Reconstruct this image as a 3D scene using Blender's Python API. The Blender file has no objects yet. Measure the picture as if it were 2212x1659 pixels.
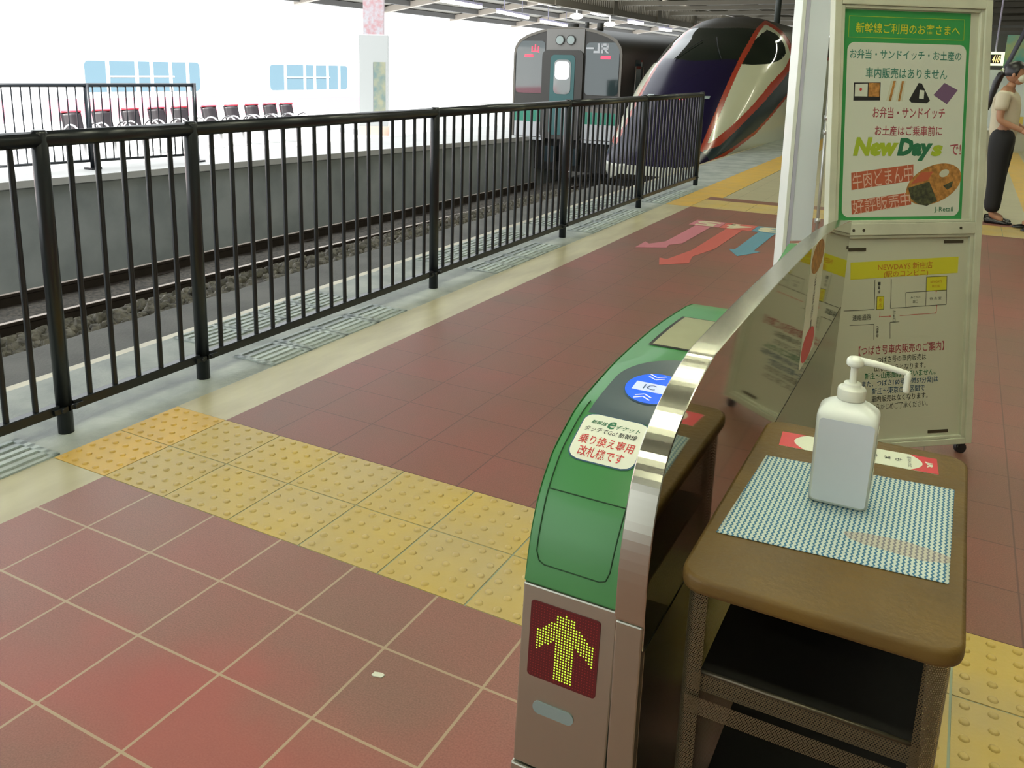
import bpy, math, random
from mathutils import Matrix, Vector
R = math.radians
scene = bpy.context.scene
col = scene.collection
random.seed(7)

# ---------------------------------------------------------------- camera
F_PX, YAW, PITCH, ROLL = 1874.902, -0.5031844, -0.2316032, 0.0222338
CAM = Vector((2.55026755, -1.30546643, 1.47241491))
U0, V0 = 1030.796, 583.696
cam_d = bpy.data.cameras.new('camera')
cam = bpy.data.objects.new('camera', cam_d)
col.objects.link(cam)
scene.camera = cam
cam_d.sensor_fit = 'HORIZONTAL'
cam_d.sensor_width = 36.0
cam_d.lens = F_PX / 2212 * 36.0
cam_d.shift_x = (1106 - U0) / 2212
cam_d.shift_y = -(829.5 - V0) / 2212
cam_d.clip_end = 400
sa, ca, sb, cb = math.sin(YAW), math.cos(YAW), math.sin(PITCH), math.cos(PITCH)
fwd = Vector((sa * cb, ca * cb, sb))
rt = Vector((ca, -sa, 0))
up = rt.cross(fwd)
r2 = rt * math.cos(ROLL) + up * math.sin(ROLL)
u2 = -rt * math.sin(ROLL) + up * math.cos(ROLL)
cam.matrix_world = Matrix(((r2.x, u2.x, -fwd.x, CAM.x), (r2.y, u2.y, -fwd.y, CAM.y), (r2.z, u2.z, -fwd.z, CAM.z), (0, 0, 0, 1)))

# ---------------------------------------------------------------- light
world = bpy.data.worlds.new('sky')
scene.world = world
world.use_nodes = True
wb = world.node_tree.nodes['Background']
wb.inputs['Color'].default_value = (0.93, 0.98, 1.0, 1)
wb.inputs['Strength'].default_value = 2.3
sun_d = bpy.data.lights.new('sun', 'SUN')
sun_d.energy = 15.0
sun_d.angle = R(3)
sun_d.color = (1.0, 0.98, 0.95)
sun = bpy.data.objects.new('sun', sun_d)
col.objects.link(sun)
sun.rotation_euler = (R(14), R(36), 0)
scene.view_settings.view_transform = 'Standard'
scene.view_settings.look = 'None'
scene.view_settings.exposure = 0.0
scene.view_settings.gamma = 1.0
scene.view_settings.use_curve_mapping = False
LAMP = (0.98, 1.0, 0.74)

# ---------------------------------------------------------------- helpers
WM = {}


class MB:
    """collects faces; build() links them as ONE mesh object"""
    def __init__(s):
        s.v, s.f, s.m, s.s = [], [], [], []

    def add(s, vs, fs, mi=0, sm=False):
        n = len(s.v)
        s.v += [tuple(v) for v in vs]
        for f in fs:
            s.f.append(tuple(i + n for i in f)); s.m.append(mi); s.s.append(sm)
        return s

    def box(s, a, b, mi=0, M=None):
        x0, y0, z0 = a; x1, y1, z1 = b
        vs = [Vector(q) for q in ((x0, y0, z0), (x1, y0, z0), (x1, y1, z0), (x0, y1, z0), (x0, y0, z1), (x1, y0, z1), (x1, y1, z1), (x0, y1, z1))]
        if M: vs = [M @ q for q in vs]
        return s.add(vs, [(3, 2, 1, 0), (4, 5, 6, 7), (0, 1, 5, 4), (1, 2, 6, 5), (2, 3, 7, 6), (3, 0, 4, 7)], mi)

    def tube(s, pts, r, n=10, mi=0, caps=True, sm=True):
        pts = [Vector(q) for q in pts]
        rr = r if isinstance(r, (list, tuple)) else [r] * len(pts)
        base = len(s.v); prev = None
        for i, q in enumerate(pts):
            d = (pts[min(i + 1, len(pts) - 1)] - pts[max(i - 1, 0)]).normalized()
            if prev is None:
                a = Vector((0, 0, 1)) if abs(d.z) < .9 else Vector((1, 0, 0))
                x = d.cross(a).normalized()
            else:
                x = (prev - d * prev.dot(d)).normalized()
            prev = x; y = d.cross(x)
            for k in range(n):
                t = 2 * math.pi * k / n
                s.v.append(tuple(q + (x * math.cos(t) + y * math.sin(t)) * rr[i]))
        for i in range(len(pts) - 1):
            for k in range(n):
                a = base + i * n + k; b = base + i * n + (k + 1) % n
                s.f.append((a, b, b + n, a + n)); s.m.append(mi); s.s.append(sm)
        if caps:
            s.f.append(tuple(base + k for k in range(n))[::-1]); s.m.append(mi); s.s.append(False)
            e = base + (len(pts) - 1) * n
            s.f.append(tuple(e + k for k in range(n))); s.m.append(mi); s.s.append(False)
        return s

    def prism(s, poly, h0, h1, M=None, mi=0):
        """poly: 2-D points, extruded from h0 to h1 along local z"""
        n = len(poly)
        vs = [Vector((x, y, h0)) for x, y in poly] + [Vector((x, y, h1)) for x, y in poly]
        if M: vs = [M @ q for q in vs]
        fs = [tuple(range(n))[::-1], tuple(range(n, 2 * n))] + [(i, (i + 1) % n, (i + 1) % n + n, i + n) for i in range(n)]
        return s.add(vs, fs, mi)

    def grid(s, rows, mi=0, sm=True, close=False):
        base = len(s.v); w = len(rows[0])
        for r in rows: s.v += [tuple(q) for q in r]
        for i in range(len(rows) - 1):
            for k in range(w if close else w - 1):
                k2 = (k + 1) % w
                s.f.append((base + i * w + k, base + i * w + k2, base + (i + 1) * w + k2, base + (i + 1) * w + k))
                s.m.append(mi(i, k) if callable(mi) else mi); s.s.append(sm)
        return s

    def ell(s, c, r, nu=16, nv=10, M=None, mi=0):
        rows = []
        for i in range(nv + 1):
            t = math.pi * i / nv
            row = [Vector((c[0] + r[0] * math.sin(t) * math.cos(2 * math.pi * k / nu), c[1] + r[1] * math.sin(t) * math.sin(2 * math.pi * k / nu), c[2] + r[2] * math.cos(t))) for k in range(nu)]
            rows.append([M @ q for q in row] if M else row)
        return s.grid(rows[::-1], mi, True, True)

    def build(s, name, mats, parent=None, bevel=0, seg=2, subsurf=0):
        me = bpy.data.meshes.new(name)
        vs = s.v
        if parent is not None:
            inv = WM[parent.name].inverted()
            vs = [tuple(inv @ Vector(q)) for q in vs]
        me.from_pydata(vs, [], s.f)
        for m in (mats if isinstance(mats, (list, tuple)) else [mats]): me.materials.append(m)
        me.polygons.foreach_set('material_index', s.m)
        me.polygons.foreach_set('use_smooth', s.s)
        me.update()
        o = bpy.data.objects.new(name, me)
        col.objects.link(o)
        if parent is not None:
            o.parent = parent
            WM[o.name] = WM[parent.name].copy()
        else:
            WM[o.name] = Matrix.Identity(4)
        if bevel:
            b = o.modifiers.new('bevel', 'BEVEL'); b.width = bevel; b.segments = seg; b.limit_method = 'ANGLE'; b.angle_limit = R(40)
        if subsurf:
            b = o.modifiers.new('subsurf', 'SUBSURF'); b.levels = subsurf; b.render_levels = subsurf
        return o


def tag(o, label, cat, group=None, kind=None):
    o['label'] = label; o['category'] = cat
    if group: o['group'] = group
    if kind: o['kind'] = kind
    return o


def thing(name, label, cat, loc=(0, 0, 0), rz=0, group=None):
    o = bpy.data.objects.new(name, None)
    o.empty_display_size = .1
    col.objects.link(o)
    o.location = loc; o.rotation_euler = (0, 0, rz)
    WM[o.name] = Matrix.Translation(Vector(loc)) @ Matrix.Rotation(rz, 4, 'Z')
    return tag(o, label, cat, group)


def copy_tree(o, parent=None, top=True):
    c = o.copy(); col.objects.link(c)
    if not top: c.parent = parent
    for ch in [x for x in KIDS.get(o.name, [])]:
        copy_tree(ch, c, False)
    return c


KIDS = {}


def index_kids():
    KIDS.clear()
    for o in bpy.data.objects:
        if o.parent: KIDS.setdefault(o.parent.name, []).append(o)


def struct(name, mb, m, bevel=0):
    o = mb.build(name, m, None, bevel)
    o['kind'] = 'structure'
    return o


def rrect(x0, y0, x1, y1, r, n=6):
    out = []
    for cx, cy, a in ((x1 - r, y1 - r, 0), (x0 + r, y1 - r, 90), (x0 + r, y0 + r, 180), (x1 - r, y0 + r, 270)):
        for k in range(n + 1):
            t = R(a + 90 * k / n)
            out.append((cx + r * math.cos(t), cy + r * math.sin(t)))
    return out


# ---------------------------------------------------------------- materials
def mat(name, c, rough=.5, metal=0., noise=0., nscale=8., c2=None, bump=0., bscale=60., emit=None, estr=0., spec=.5, coat=0., stretch=None, trans=0.):
    m = bpy.data.materials.new(name); m.use_nodes = True
    nt = m.node_tree; b = nt.nodes['Principled BSDF']
    b.inputs['Base Color'].default_value = (*c, 1)
    b.inputs['Roughness'].default_value = rough
    b.inputs['Metallic'].default_value = metal
    b.inputs['Specular IOR Level'].default_value = spec
    b.inputs['Coat Weight'].default_value = coat
    b.inputs['Transmission Weight'].default_value = trans
    if emit:
        b.inputs['Emission Color'].default_value = (*emit, 1); b.inputs['Emission Strength'].default_value = estr
    if noise or c2 or bump:
        tc = nt.nodes.new('ShaderNodeTexCoord')
        mp = nt.nodes.new('ShaderNodeMapping')
        nt.links.new(tc.outputs['Object'], mp.inputs['Vector'])
        if stretch: mp.inputs['Scale'].default_value = stretch
        if noise or c2:
            n = nt.nodes.new('ShaderNodeTexNoise'); n.inputs['Scale'].default_value = nscale; n.inputs['Detail'].default_value = 5
            nt.links.new(mp.outputs['Vector'], n.inputs['Vector'])
            r = nt.nodes.new('ShaderNodeValToRGB')
            d = c2 if c2 else tuple(max(0, q * (1 - noise)) for q in c)
            r.color_ramp.elements[0].position = .35; r.color_ramp.elements[0].color = (*d, 1)
            r.color_ramp.elements[1].position = .65; r.color_ramp.elements[1].color = (*c, 1)
            nt.links.new(n.outputs['Fac'], r.inputs['Fac'])
            nt.links.new(r.outputs['Color'], b.inputs['Base Color'])
        if bump:
            n2 = nt.nodes.new('ShaderNodeTexNoise'); n2.inputs['Scale'].default_value = bscale; n2.inputs['Detail'].default_value = 3
            nt.links.new(mp.outputs['Vector'], n2.inputs['Vector'])
            bp = nt.nodes.new('ShaderNodeBump'); bp.inputs['Strength'].default_value = bump; bp.inputs['Distance'].default_value = .01
            nt.links.new(n2.outputs['Fac'], bp.inputs['Height']); nt.links.new(bp.outputs['Normal'], b.inputs['Normal'])
    return m


def tile_mat(name, ca, cb_, grout, px, py, ox, oy, gw, rough=.45, wear=None, bump=.15, wscale=1.1):
    """square tiles laid from (ox, oy) with pitch px, py"""
    m = bpy.data.materials.new(name); m.use_nodes = True
    nt = m.node_tree; N = nt.nodes; L = nt.links; b = N['Principled BSDF']
    tc = N.new('ShaderNodeTexCoord'); sp = N.new('ShaderNodeSeparateXYZ'); L.new(tc.outputs['Object'], sp.inputs[0])

    def mth(op, a, bb=None):
        n = N.new('ShaderNodeMath'); n.operation = op
        for i, q in enumerate((a, bb)):
            if q is None: continue
            if isinstance(q, (int, float)): n.inputs[i].default_value = q
            else: L.new(q, n.inputs[i])
        return n.outputs[0]
    masks = []; cells = []
    for ax, p, o in (('X', px, ox), ('Y', py, oy)):
        t = mth('DIVIDE', mth('SUBTRACT', sp.outputs[ax], o), p)
        fr = mth('FRACT', t); cells.append(mth('FLOOR', t))
        d = mth('MULTIPLY', mth('MINIMUM', fr, mth('SUBTRACT', 1.0, fr)), p)
        masks.append(mth('LESS_THAN', d, gw / 2))
    g = mth('MAXIMUM', masks[0], masks[1])
    cx = N.new('ShaderNodeCombineXYZ'); L.new(cells[0], cx.inputs[0]); L.new(cells[1], cx.inputs[1])
    wn = N.new('ShaderNodeTexWhiteNoise'); L.new(cx.outputs[0], wn.inputs['Vector'])
    n1 = N.new('ShaderNodeTexNoise'); n1.inputs['Scale'].default_value = wscale; n1.inputs['Detail'].default_value = 6; n1.inputs['Roughness'].default_value = .6
    L.new(tc.outputs['Object'], n1.inputs['Vector'])
    mix = N.new('ShaderNodeMix'); mix.data_type = 'RGBA'
    f = mth('ADD', mth('MULTIPLY', wn.outputs['Value'], .35), mth('MULTIPLY', mth('SUBTRACT', n1.outputs['Fac'], .5), 2.6))
    f = mth('ADD', f, .3)
    fc = N.new('ShaderNodeClamp'); L.new(f, fc.inputs[0])
    L.new(fc.outputs[0], mix.inputs['Factor']); mix.inputs['A'].default_value = (*ca, 1); mix.inputs['B'].default_value = (*cb_, 1)
    n3 = N.new('ShaderNodeTexNoise'); n3.inputs['Scale'].default_value = 220; n3.inputs['Detail'].default_value = 2
    L.new(tc.outputs['Object'], n3.inputs['Vector'])
    mx3 = N.new('ShaderNodeMix'); mx3.data_type = 'RGBA'; mx3.blend_type = 'MULTIPLY'; mx3.inputs['Factor'].default_value = .5
    rr = N.new('ShaderNodeValToRGB'); rr.color_ramp.elements[0].position = .3; rr.color_ramp.elements[0].color = (.6, .6, .6, 1); rr.color_ramp.elements[1].position = .7; rr.color_ramp.elements[1].color = (1.3, 1.3, 1.3, 1)
    L.new(n3.outputs['Fac'], rr.inputs['Fac']); L.new(mix.outputs['Result'], mx3.inputs['A']); L.new(rr.outputs['Color'], mx3.inputs['B'])
    last = mx3.outputs['Result']
    if wear:
        n4 = N.new('ShaderNodeTexNoise'); n4.inputs['Scale'].default_value = 2.3; n4.inputs['Detail'].default_value = 8
        mp = N.new('ShaderNodeMapping'); mp.inputs['Location'].default_value = (3.1, 1.7, 0); L.new(tc.outputs['Object'], mp.inputs['Vector']); L.new(mp.outputs[0], n4.inputs['Vector'])
        r4 = N.new('ShaderNodeValToRGB'); r4.color_ramp.elements[0].position = .42; r4.color_ramp.elements[1].position = .72
        r4.color_ramp.elements[0].color = (0, 0, 0, 1); r4.color_ramp.elements[1].color = (.62, .62, .62, 1)
        wx = mth('DIVIDE', mth('SUBTRACT', sp.outputs['X'], 1.30), .95); wy = mth('DIVIDE', mth('SUBTRACT', sp.outputs['Y'], -.22), .55)
        rad = mth('SUBTRACT', 1.0, mth('SQRT', mth('ADD', mth('MULTIPLY', wx, wx), mth('MULTIPLY', wy, wy))))
        L.new(mth('ADD', mth('MULTIPLY', n4.outputs['Fac'], .7), mth('MULTIPLY', mth('MAXIMUM', rad, 0.0), .45)), r4.inputs['Fac'])
        m4 = N.new('ShaderNodeMix'); m4.data_type = 'RGBA'; L.new(r4.outputs['Color'], m4.inputs['Factor']); L.new(last, m4.inputs['A']); m4.inputs['B'].default_value = (*wear, 1)
        last = m4.outputs['Result']
    mg = N.new('ShaderNodeMix'); mg.data_type = 'RGBA'; L.new(g, mg.inputs['Factor']); L.new(last, mg.inputs['A']); mg.inputs['B'].default_value = (*grout, 1)
    L.new(mg.outputs['Result'], b.inputs['Base Color'])
    b.inputs['Roughness'].default_value = rough
    bp = N.new('ShaderNodeBump'); bp.inputs['Strength'].default_value = bump; bp.inputs['Distance'].default_value = .004
    h = mth('ADD', mth('SUBTRACT', 1.0, g), mth('MULTIPLY', n3.outputs['Fac'], .5))
    L.new(h, bp.inputs['Height']); L.new(bp.outputs['Normal'], b.inputs['Normal'])
    return m


def perf_mat(name, c, pitch, rad, axes, rough=.35, metal=.6):
    """sheet metal with staggered round holes"""
    m = bpy.data.materials.new(name); m.use_nodes = True
    nt = m.node_tree; N = nt.nodes; L = nt.links; b = N['Principled BSDF']; out = N['Material Output']
    b.inputs['Base Color'].default_value = (*c, 1); b.inputs['Roughness'].default_value = rough; b.inputs['Metallic'].default_value = metal
    tc = N.new('ShaderNodeTexCoord'); sp = N.new('ShaderNodeSeparateXYZ'); L.new(tc.outputs['Object'], sp.inputs[0])

    def mth(op, a, bb=None):
        n = N.new('ShaderNodeMath'); n.operation = op
        for i, q in enumerate((a, bb)):
            if q is None: continue
            if isinstance(q, (int, float)): n.inputs[i].default_value = q
            else: L.new(q, n.inputs[i])
        return n.outputs[0]
    u = mth('ADD', mth('ABSOLUTE', sp.outputs['X']), sp.outputs['Y']) if axes == 'side' else sp.outputs['X']
    w = sp.outputs['Z']
    hy = pitch * .866
    row = mth('FLOOR', mth('DIVIDE', w, hy))
    odd = mth('MULTIPLY', mth('MODULO', mth('ABSOLUTE', row), 2.0), pitch / 2)
    fu = mth('SUBTRACT', mth('FRACT', mth('DIVIDE', mth('ADD', mth('ADD', u, odd), 10 * pitch), pitch)), .5)
    fw = mth('MULTIPLY', mth('SUBTRACT', mth('FRACT', mth('DIVIDE', w, hy)), .5), .866)
    d = mth('SQRT', mth('ADD', mth('MULTIPLY', fu, fu), mth('MULTIPLY', fw, fw)))
    hole = mth('LESS_THAN', d, rad)
    tr = N.new('ShaderNodeBsdfTransparent'); ms = N.new('ShaderNodeMixShader')
    L.new(hole, ms.inputs[0]); L.new(b.outputs[0], ms.inputs[1]); L.new(tr.outputs[0], ms.inputs[2]); L.new(ms.outputs[0], out.inputs['Surface'])
    return m


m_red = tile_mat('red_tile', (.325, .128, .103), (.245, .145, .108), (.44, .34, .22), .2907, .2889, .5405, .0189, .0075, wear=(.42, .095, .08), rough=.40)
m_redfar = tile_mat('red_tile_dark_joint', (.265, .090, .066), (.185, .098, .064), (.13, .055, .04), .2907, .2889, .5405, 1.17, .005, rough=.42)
m_beige = tile_mat('beige_tile', (.44, .40, .26), (.50, .46, .30), (.30, .27, .17), .30, .30, .3, 9.1, .006, rough=.35, bump=.05)
m_yel = mat('tactile_yellow', (.56, .40, .10), .45, noise=.35, nscale=3, c2=(.50, .385, .17), bump=.1)
m_yelb = mat('tactile_bright_yellow', (.70, .43, .07), .45, noise=.2, nscale=5, c2=(.62, .40, .10))
m_joint = mat('grey_joint', (.30, .36, .27), .8)
m_kerb = mat('beige_kerb', (.54, .49, .30), .33, noise=.2, nscale=2.2, c2=(.42, .37, .22), stretch=(3, .8, 1))
m_conc = mat('concrete', (.42, .45, .41), .6, noise=.3, nscale=4, c2=(.27, .30, .28), bump=.3, bscale=40)
m_concd = mat('dark_concrete', (.15, .15, .14), .8, noise=.3, nscale=3, bump=.4)
m_wall = mat('platform_wall', (.42, .45, .45), .85, noise=.35, nscale=1.5, c2=(.30, .33, .33), bump=.3, bscale=12)
m_ball = mat('ballast', (.085, .072, .055), .9, noise=.6, nscale=22, c2=(.025, .022, .018), bump=1., bscale=30)
m_stone = mat('ballast_stone', (.20, .185, .155), .9, noise=.6, nscale=14, c2=(.07, .065, .055))
m_rail = mat('rail_steel', (.035, .024, .018), .8, noise=.3)
m_railtop = mat('rail_head', (.50, .42, .36), .3, metal=.8)
m_slot = mat('slot_dark', (.02, .022, .022), .9)
m_grate = mat('grate_concrete', (.46, .52, .50), .55, noise=.2, nscale=9)
m_fence = mat('black_paint', (.012, .015, .019), .30, spec=.5)
m_green = mat('gate_green', (.050, .215, .060), .40, coat=.1)
m_steel = mat('brushed_steel', (.45, .44, .37), .20, metal=1.)
m_steelside = mat('polished_steel_side', (.42, .40, .32), .045, metal=1.)
m_steelb = mat('satin_steel_body', (.42, .42, .35), .36, metal=1.)
m_sidelow = mat('brushed_steel_side', (.34, .33, .26), .22, metal=1.)
m_groove = mat('groove', (.01, .05, .015), .8)
m_dark = mat('black_plastic', (.012, .012, .014), .35)
m_ictile = mat('reader_panel', (.065, .095, .11), .3)
m_blue = mat('reader_blue', (.01, .10, .85), .25, emit=(.005, .11, 1.0), estr=.55)
m_bluetxt = mat('reader_white', (.55, .62, .85), .4, emit=(.5, .6, 1.), estr=.35)
m_white = mat('white_paint', (.66, .68, .55), .4)
m_label = mat('label_white', (.72, .74, .62), .45)
m_textred = mat('text_red', (.55, .04, .035), .5)
m_textgreen = mat('text_green', (.02, .16, .07), .5)
m_textblack = mat('text_black', (.03, .035, .03), .5)
m_textbrown = mat('text_brown', (.35, .07, .08), .5)
m_textteal = mat('text_teal', (.05, .22, .15), .5)
m_textnavy = mat('text_navy', (.03, .09, .16), .5)
m_textorange = mat('text_orange', (.50, .20, .02), .5)
m_ledoff = mat('led_panel', (.10, .008, .010), .35)
m_leddot = mat('led_unlit', (.22, .02, .02), .4, emit=(.4, .02, .02), estr=.12)
m_ledon = mat('led_lit', (.4, .5, .05), .3, emit=(.55, .95, .05), estr=1.05)
m_lens = mat('grey_lens', (.22, .28, .28), .25)
m_screen = mat('display_screen', (.42, .42, .28), .08, noise=.1)
m_brown = mat('brown_top', (.150, .088, .020), .42, coat=.0, spec=.22, noise=.2, nscale=6, c2=(.115, .07, .022), bump=.12, bscale=90)
m_brownedge = mat('brown_edge', (.20, .075, .04), .3, coat=.3)
m_perf = perf_mat('perforated_bronze', (.12, .10, .055), .0036, .29, 'side')
m_perff = perf_mat('perforated_bronze_front', (.14, .12, .07), .0036, .29, 'front')
m_bronze = mat('bronze_metal', (.10, .085, .055), .35, metal=.7)
m_tray = mat('dark_tray', (.016, .015, .012), .6)
m_bottle = mat('bottle_plastic', (.80, .84, .78), .28, coat=.2)
m_bottlelabel = mat('bottle_label', (.62, .67, .72), .4)
m_pump = mat('pump_plastic', (.80, .82, .70), .3)
m_stripred = mat('strip_red', (.62, .02, .04), .35)
m_stripwhite = mat('strip_white', (.70, .74, .60), .35)
m_frame = mat('cream_frame', (.60, .62, .47), .4, noise=.12, nscale=9)
m_alu = mat('aluminium', (.62, .62, .60), .3, metal=.9)
m_lav = mat('lavender_edge', (.50, .50, .62), .35)
m_glossy = mat('glossy_white_back', (.74, .80, .86), .18, coat=.4)
m_paper = mat('paper', (.56, .58, .44), .3, coat=.25)
m_postergreen = mat('poster_green', (.035, .30, .075), .35, coat=.2)
m_posterwhite = mat('poster_white', (.62, .66, .55), .35, coat=.2)
m_posteryel = mat('poster_yellow', (.62, .60, .03), .4)
m_posterlime = mat('poster_lime', (.36, .47, .03), .4)
m_banner = mat('banner_orange', (.46, .11, .05), .4)
m_bannertxt = mat('banner_text', (.66, .46, .36), .4)
m_food = mat('food_orange', (.55, .26, .06), .5, noise=.5, nscale=60)
m_fooddark = mat('food_dark', (.09, .10, .04), .6, noise=.6, nscale=80, c2=(.03, .03, .02))
m_black = mat('matte_black', (.012, .012, .012), .7)
m_purplebox = mat('gift_box', (.16, .09, .17), .5)
m_pink = mat('floor_pink', (.52, .17, .21), .45)
m_fred = mat('floor_red', (.52, .10, .08), .45)
m_fblue = mat('floor_blue', (.10, .27, .36), .45)
m_fcream = mat('floor_cream', (.60, .54, .36), .45)


# ---------------------------------------------------------------- text
def text(s, rect, M, m, parent, name='lettering', bold=0., rot=0., shear=0., depth=.0004, lift=.0006):
    """s written to fill rect (x0, y0, x1, y1) of the plane M"""
    cu = bpy.data.curves.new('t', 'FONT'); cu.body = s; cu.offset = bold; cu.shear = shear; cu.resolution_u = 2
    to = bpy.data.objects.new('t', cu)
    me = bpy.data.meshes.new_from_object(to)
    bpy.data.objects.remove(to); bpy.data.curves.remove(cu)
    if not len(me.vertices): return None
    xs = [v.co.x for v in me.vertices]; ys = [v.co.y for v in me.vertices]
    x0, y0, x1, y1 = rect; c, sn = math.cos(rot), math.sin(rot)
    w, h = x1 - x0, y1 - y0
    if abs(sn) > .7: w, h = h, w
    cx, cy = (x0 + x1) / 2, (y0 + y1) / 2
    mx, Mx, my, My = min(xs), max(xs), min(ys), max(ys)
    inv = WM[parent.name].inverted() if parent else Matrix.Identity(4)
    for v in me.vertices:
        a = ((v.co.x - mx) / max(Mx - mx, 1e-6) - .5) * w; b = ((v.co.y - my) / max(My - my, 1e-6) - .5) * h
        v.co = inv @ (M @ Vector((cx + a * c - b * sn, cy + a * sn + b * c, lift)))
    me.materials.clear(); me.materials.append(m)
    me.name = name
    o = bpy.data.objects.new(name, me); col.objects.link(o)
    if parent:
        o.parent = parent; WM[o.name] = WM[parent.name].copy()
    return o


def vtext(s, x, y1, h, M, m, parent, name='lettering', w=None):
    """characters one below the other, top at y1"""
    mb = None; n = len(s); w = w or h * .9
    for i, ch in enumerate(s):
        text(ch, (x - w / 2, y1 - (i + 1) * h * 1.25 + .2 * h, x + w / 2, y1 - i * h * 1.25), M, m, parent, name)


def jr_mark(M, m, parent, x, y, h, name='emblem', lift=.001, depth=.001):
    """joined J and R drawn as bars"""
    k = h / 10
    mb = MB()
    for a, b, c, d in ((3, 2.4, 5.5, 10), (-1.5, 0, 5.5, 2.4), (7, 0, 9.4, 10), (7, 7.6, 15, 10), (13, 4.6, 15.4, 10), (7, 3.6, 15, 6)):
        mb.box((x + a * k, y + b * k, lift), (x + c * k, y + d * k, lift + depth), 0, M)
    mb.prism([(x + 10.2 * k, y + 4 * k), (x + 12.4 * k, y + 4 * k), (x + 16.2 * k, y), (x + 13.4 * k, y)], lift, lift + depth, M)
    return mb.build(name, m, parent)


# ================================================================ PLATFORM, TRACK BED, WALLS (the setting)
b = MB()
b.box((0, -9, -.3), (11.9, .57, 0), 0)
b.box((0, .57, -.3), (11.9, 1.17, -.004), 0)
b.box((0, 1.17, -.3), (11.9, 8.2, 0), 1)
b.box((0, 8.85, -.3), (11.9, 9.1, 0), 1)
b.box((.15, 9.1, -.3), (11.9, 99, 0), 2)
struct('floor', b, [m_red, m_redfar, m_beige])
b = MB()
b.box((-.287, -5, -.3), (0, .57, .0), 0)
b.box((-.287, 1.17, -.3), (0, 8.2, 0), 0)
b.box((-.287, .57, -.3), (0, 1.17, -.004), 0)
struct('trim_1', b, m_kerb)
b = MB().box((-1.06, -5, -1.4), (-.287, 80, -.002))
struct('trim_2', b, m_conc)
b = MB().box((-1.14, -5, -1.4), (-1.06, 80, -.012))
struct('trim_3', b, m_kerb)
b = MB().box((-1.6, -5, -1.4), (-1.14, 9.6, -.035))
struct('trim_4', b, m_concd)
# ballast bank beside the slab, falling to the track bed
rows = []
rnd = random.Random(3)
for i in range(90):
    y = -3 + i * .19
    sh = max(0, (y - 9) * .25)
    rows.append([Vector((x + rnd.uniform(-.03, .03), y, z + rnd.uniform(-.02, .02) - sh)) for x, z in ((-1.55, -.07), (-1.75, -.09), (-1.95, -.11), (-2.12, -.2), (-2.5, -.75), (-2.9, -1.32))])
b = MB().grid(rows, 0, False)
struct('trim_5', b, m_ball)
rows = []
for k in range(180):
    y = -6 + .5 * k; e_ = -7.45 + (y + 4) * .0423
    rows.append([Vector((x, y, z + rnd.uniform(-.025, .025))) for x, z in [(e_ - 2.6, -1.9), (e_ - 1.2, -1.9), (e_ - .35, -1.85), (e_, -1.36)] + [(e_ + .3 * j, -1.33) for j in range(1, 24)]])
struct('trim_6', MB().grid(rows, 0, False), m_ball)
# loose stones on the bank
b = MB()
phi_ = (1 + 5 ** .5) / 2
ico = [(-1, phi_, 0), (1, phi_, 0), (-1, -phi_, 0), (1, -phi_, 0), (0, -1, phi_), (0, 1, phi_), (0, -1, -phi_), (0, 1, -phi_), (phi_, 0, -1), (phi_, 0, 1), (-phi_, 0, -1), (-phi_, 0, 1)]
icf = [(0, 11, 5), (0, 5, 1), (0, 1, 7), (0, 7, 10), (0, 10, 11), (1, 5, 9), (5, 11, 4), (11, 10, 2), (10, 7, 6), (7, 1, 8), (3, 9, 4), (3, 4, 2), (3, 2, 6), (3, 6, 8), (3, 8, 9), (4, 9, 5), (2, 4, 11), (6, 2, 10), (8, 6, 7), (9, 8, 1)]
for i in range(3400):
    x = rnd.uniform(-2.2, -1.56); y = rnd.uniform(-.6, 11); s = rnd.uniform(.011, .024)
    z = -.085 - max(0, -1.95 - x) * .35 - max(0, y - 9) * .25
    q = [rnd.uniform(.6, 1.3) for _ in range(3)]
    b.add([(x + p_[0] * s * q[0], y + p_[1] * s * q[1], z + p_[2] * s * q[2]) for p_ in ico], icf)
o = b.build('ballast_stones', m_stone)
tag(o, 'loose grey ballast stones lying along the track behind the black railing', 'gravel', kind='stuff')

# rails
def rail_line(x0, y0, x1, y1, label):
    t = thing('rail', label, 'rail', (x0, y0, -1.35))
    d = Vector((x1 - x0, y1 - y0, 0)); L = d.length; a = math.atan2(-d.x, d.y)
    M = Matrix.Translation((x0, y0, 0)) @ Matrix.Rotation(a, 4, 'Z')
    prof = [(-.065, -1.35), (.065, -1.35), (.065, -1.33), (.012, -1.31), (.012, -1.215), (.034, -1.205), (.034, -1.175), (-.034, -1.175), (-.034, -1.205), (-.012, -1.215), (-.012, -1.31), (-.065, -1.33)]
    b = MB()
    vs = [M @ Vector((x, 0, z)) for x, z in prof] + [M @ Vector((x, L, z)) for x, z in prof]
    n = len(prof)
    b.add(vs, [(i, (i + 1) % n, (i + 1) % n + n, i + n) for i in range(n)] + [tuple(range(n))[::-1], tuple(range(n, 2 * n))])
    b.build('web', m_rail, t)
    MB().box((-.03, 0, -1.175), (.03, L, -1.170), 0, M).build('rail_head', m_railtop, t)
rail_line(-6.0, -4, -5.10, 17.3, 'rusty rail with worn bright head, nearer of the pair beyond the railing')
rail_line(-7.067, -4, -6.167, 17.3, 'rusty rail close to the grey platform wall, farther of the pair')
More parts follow.
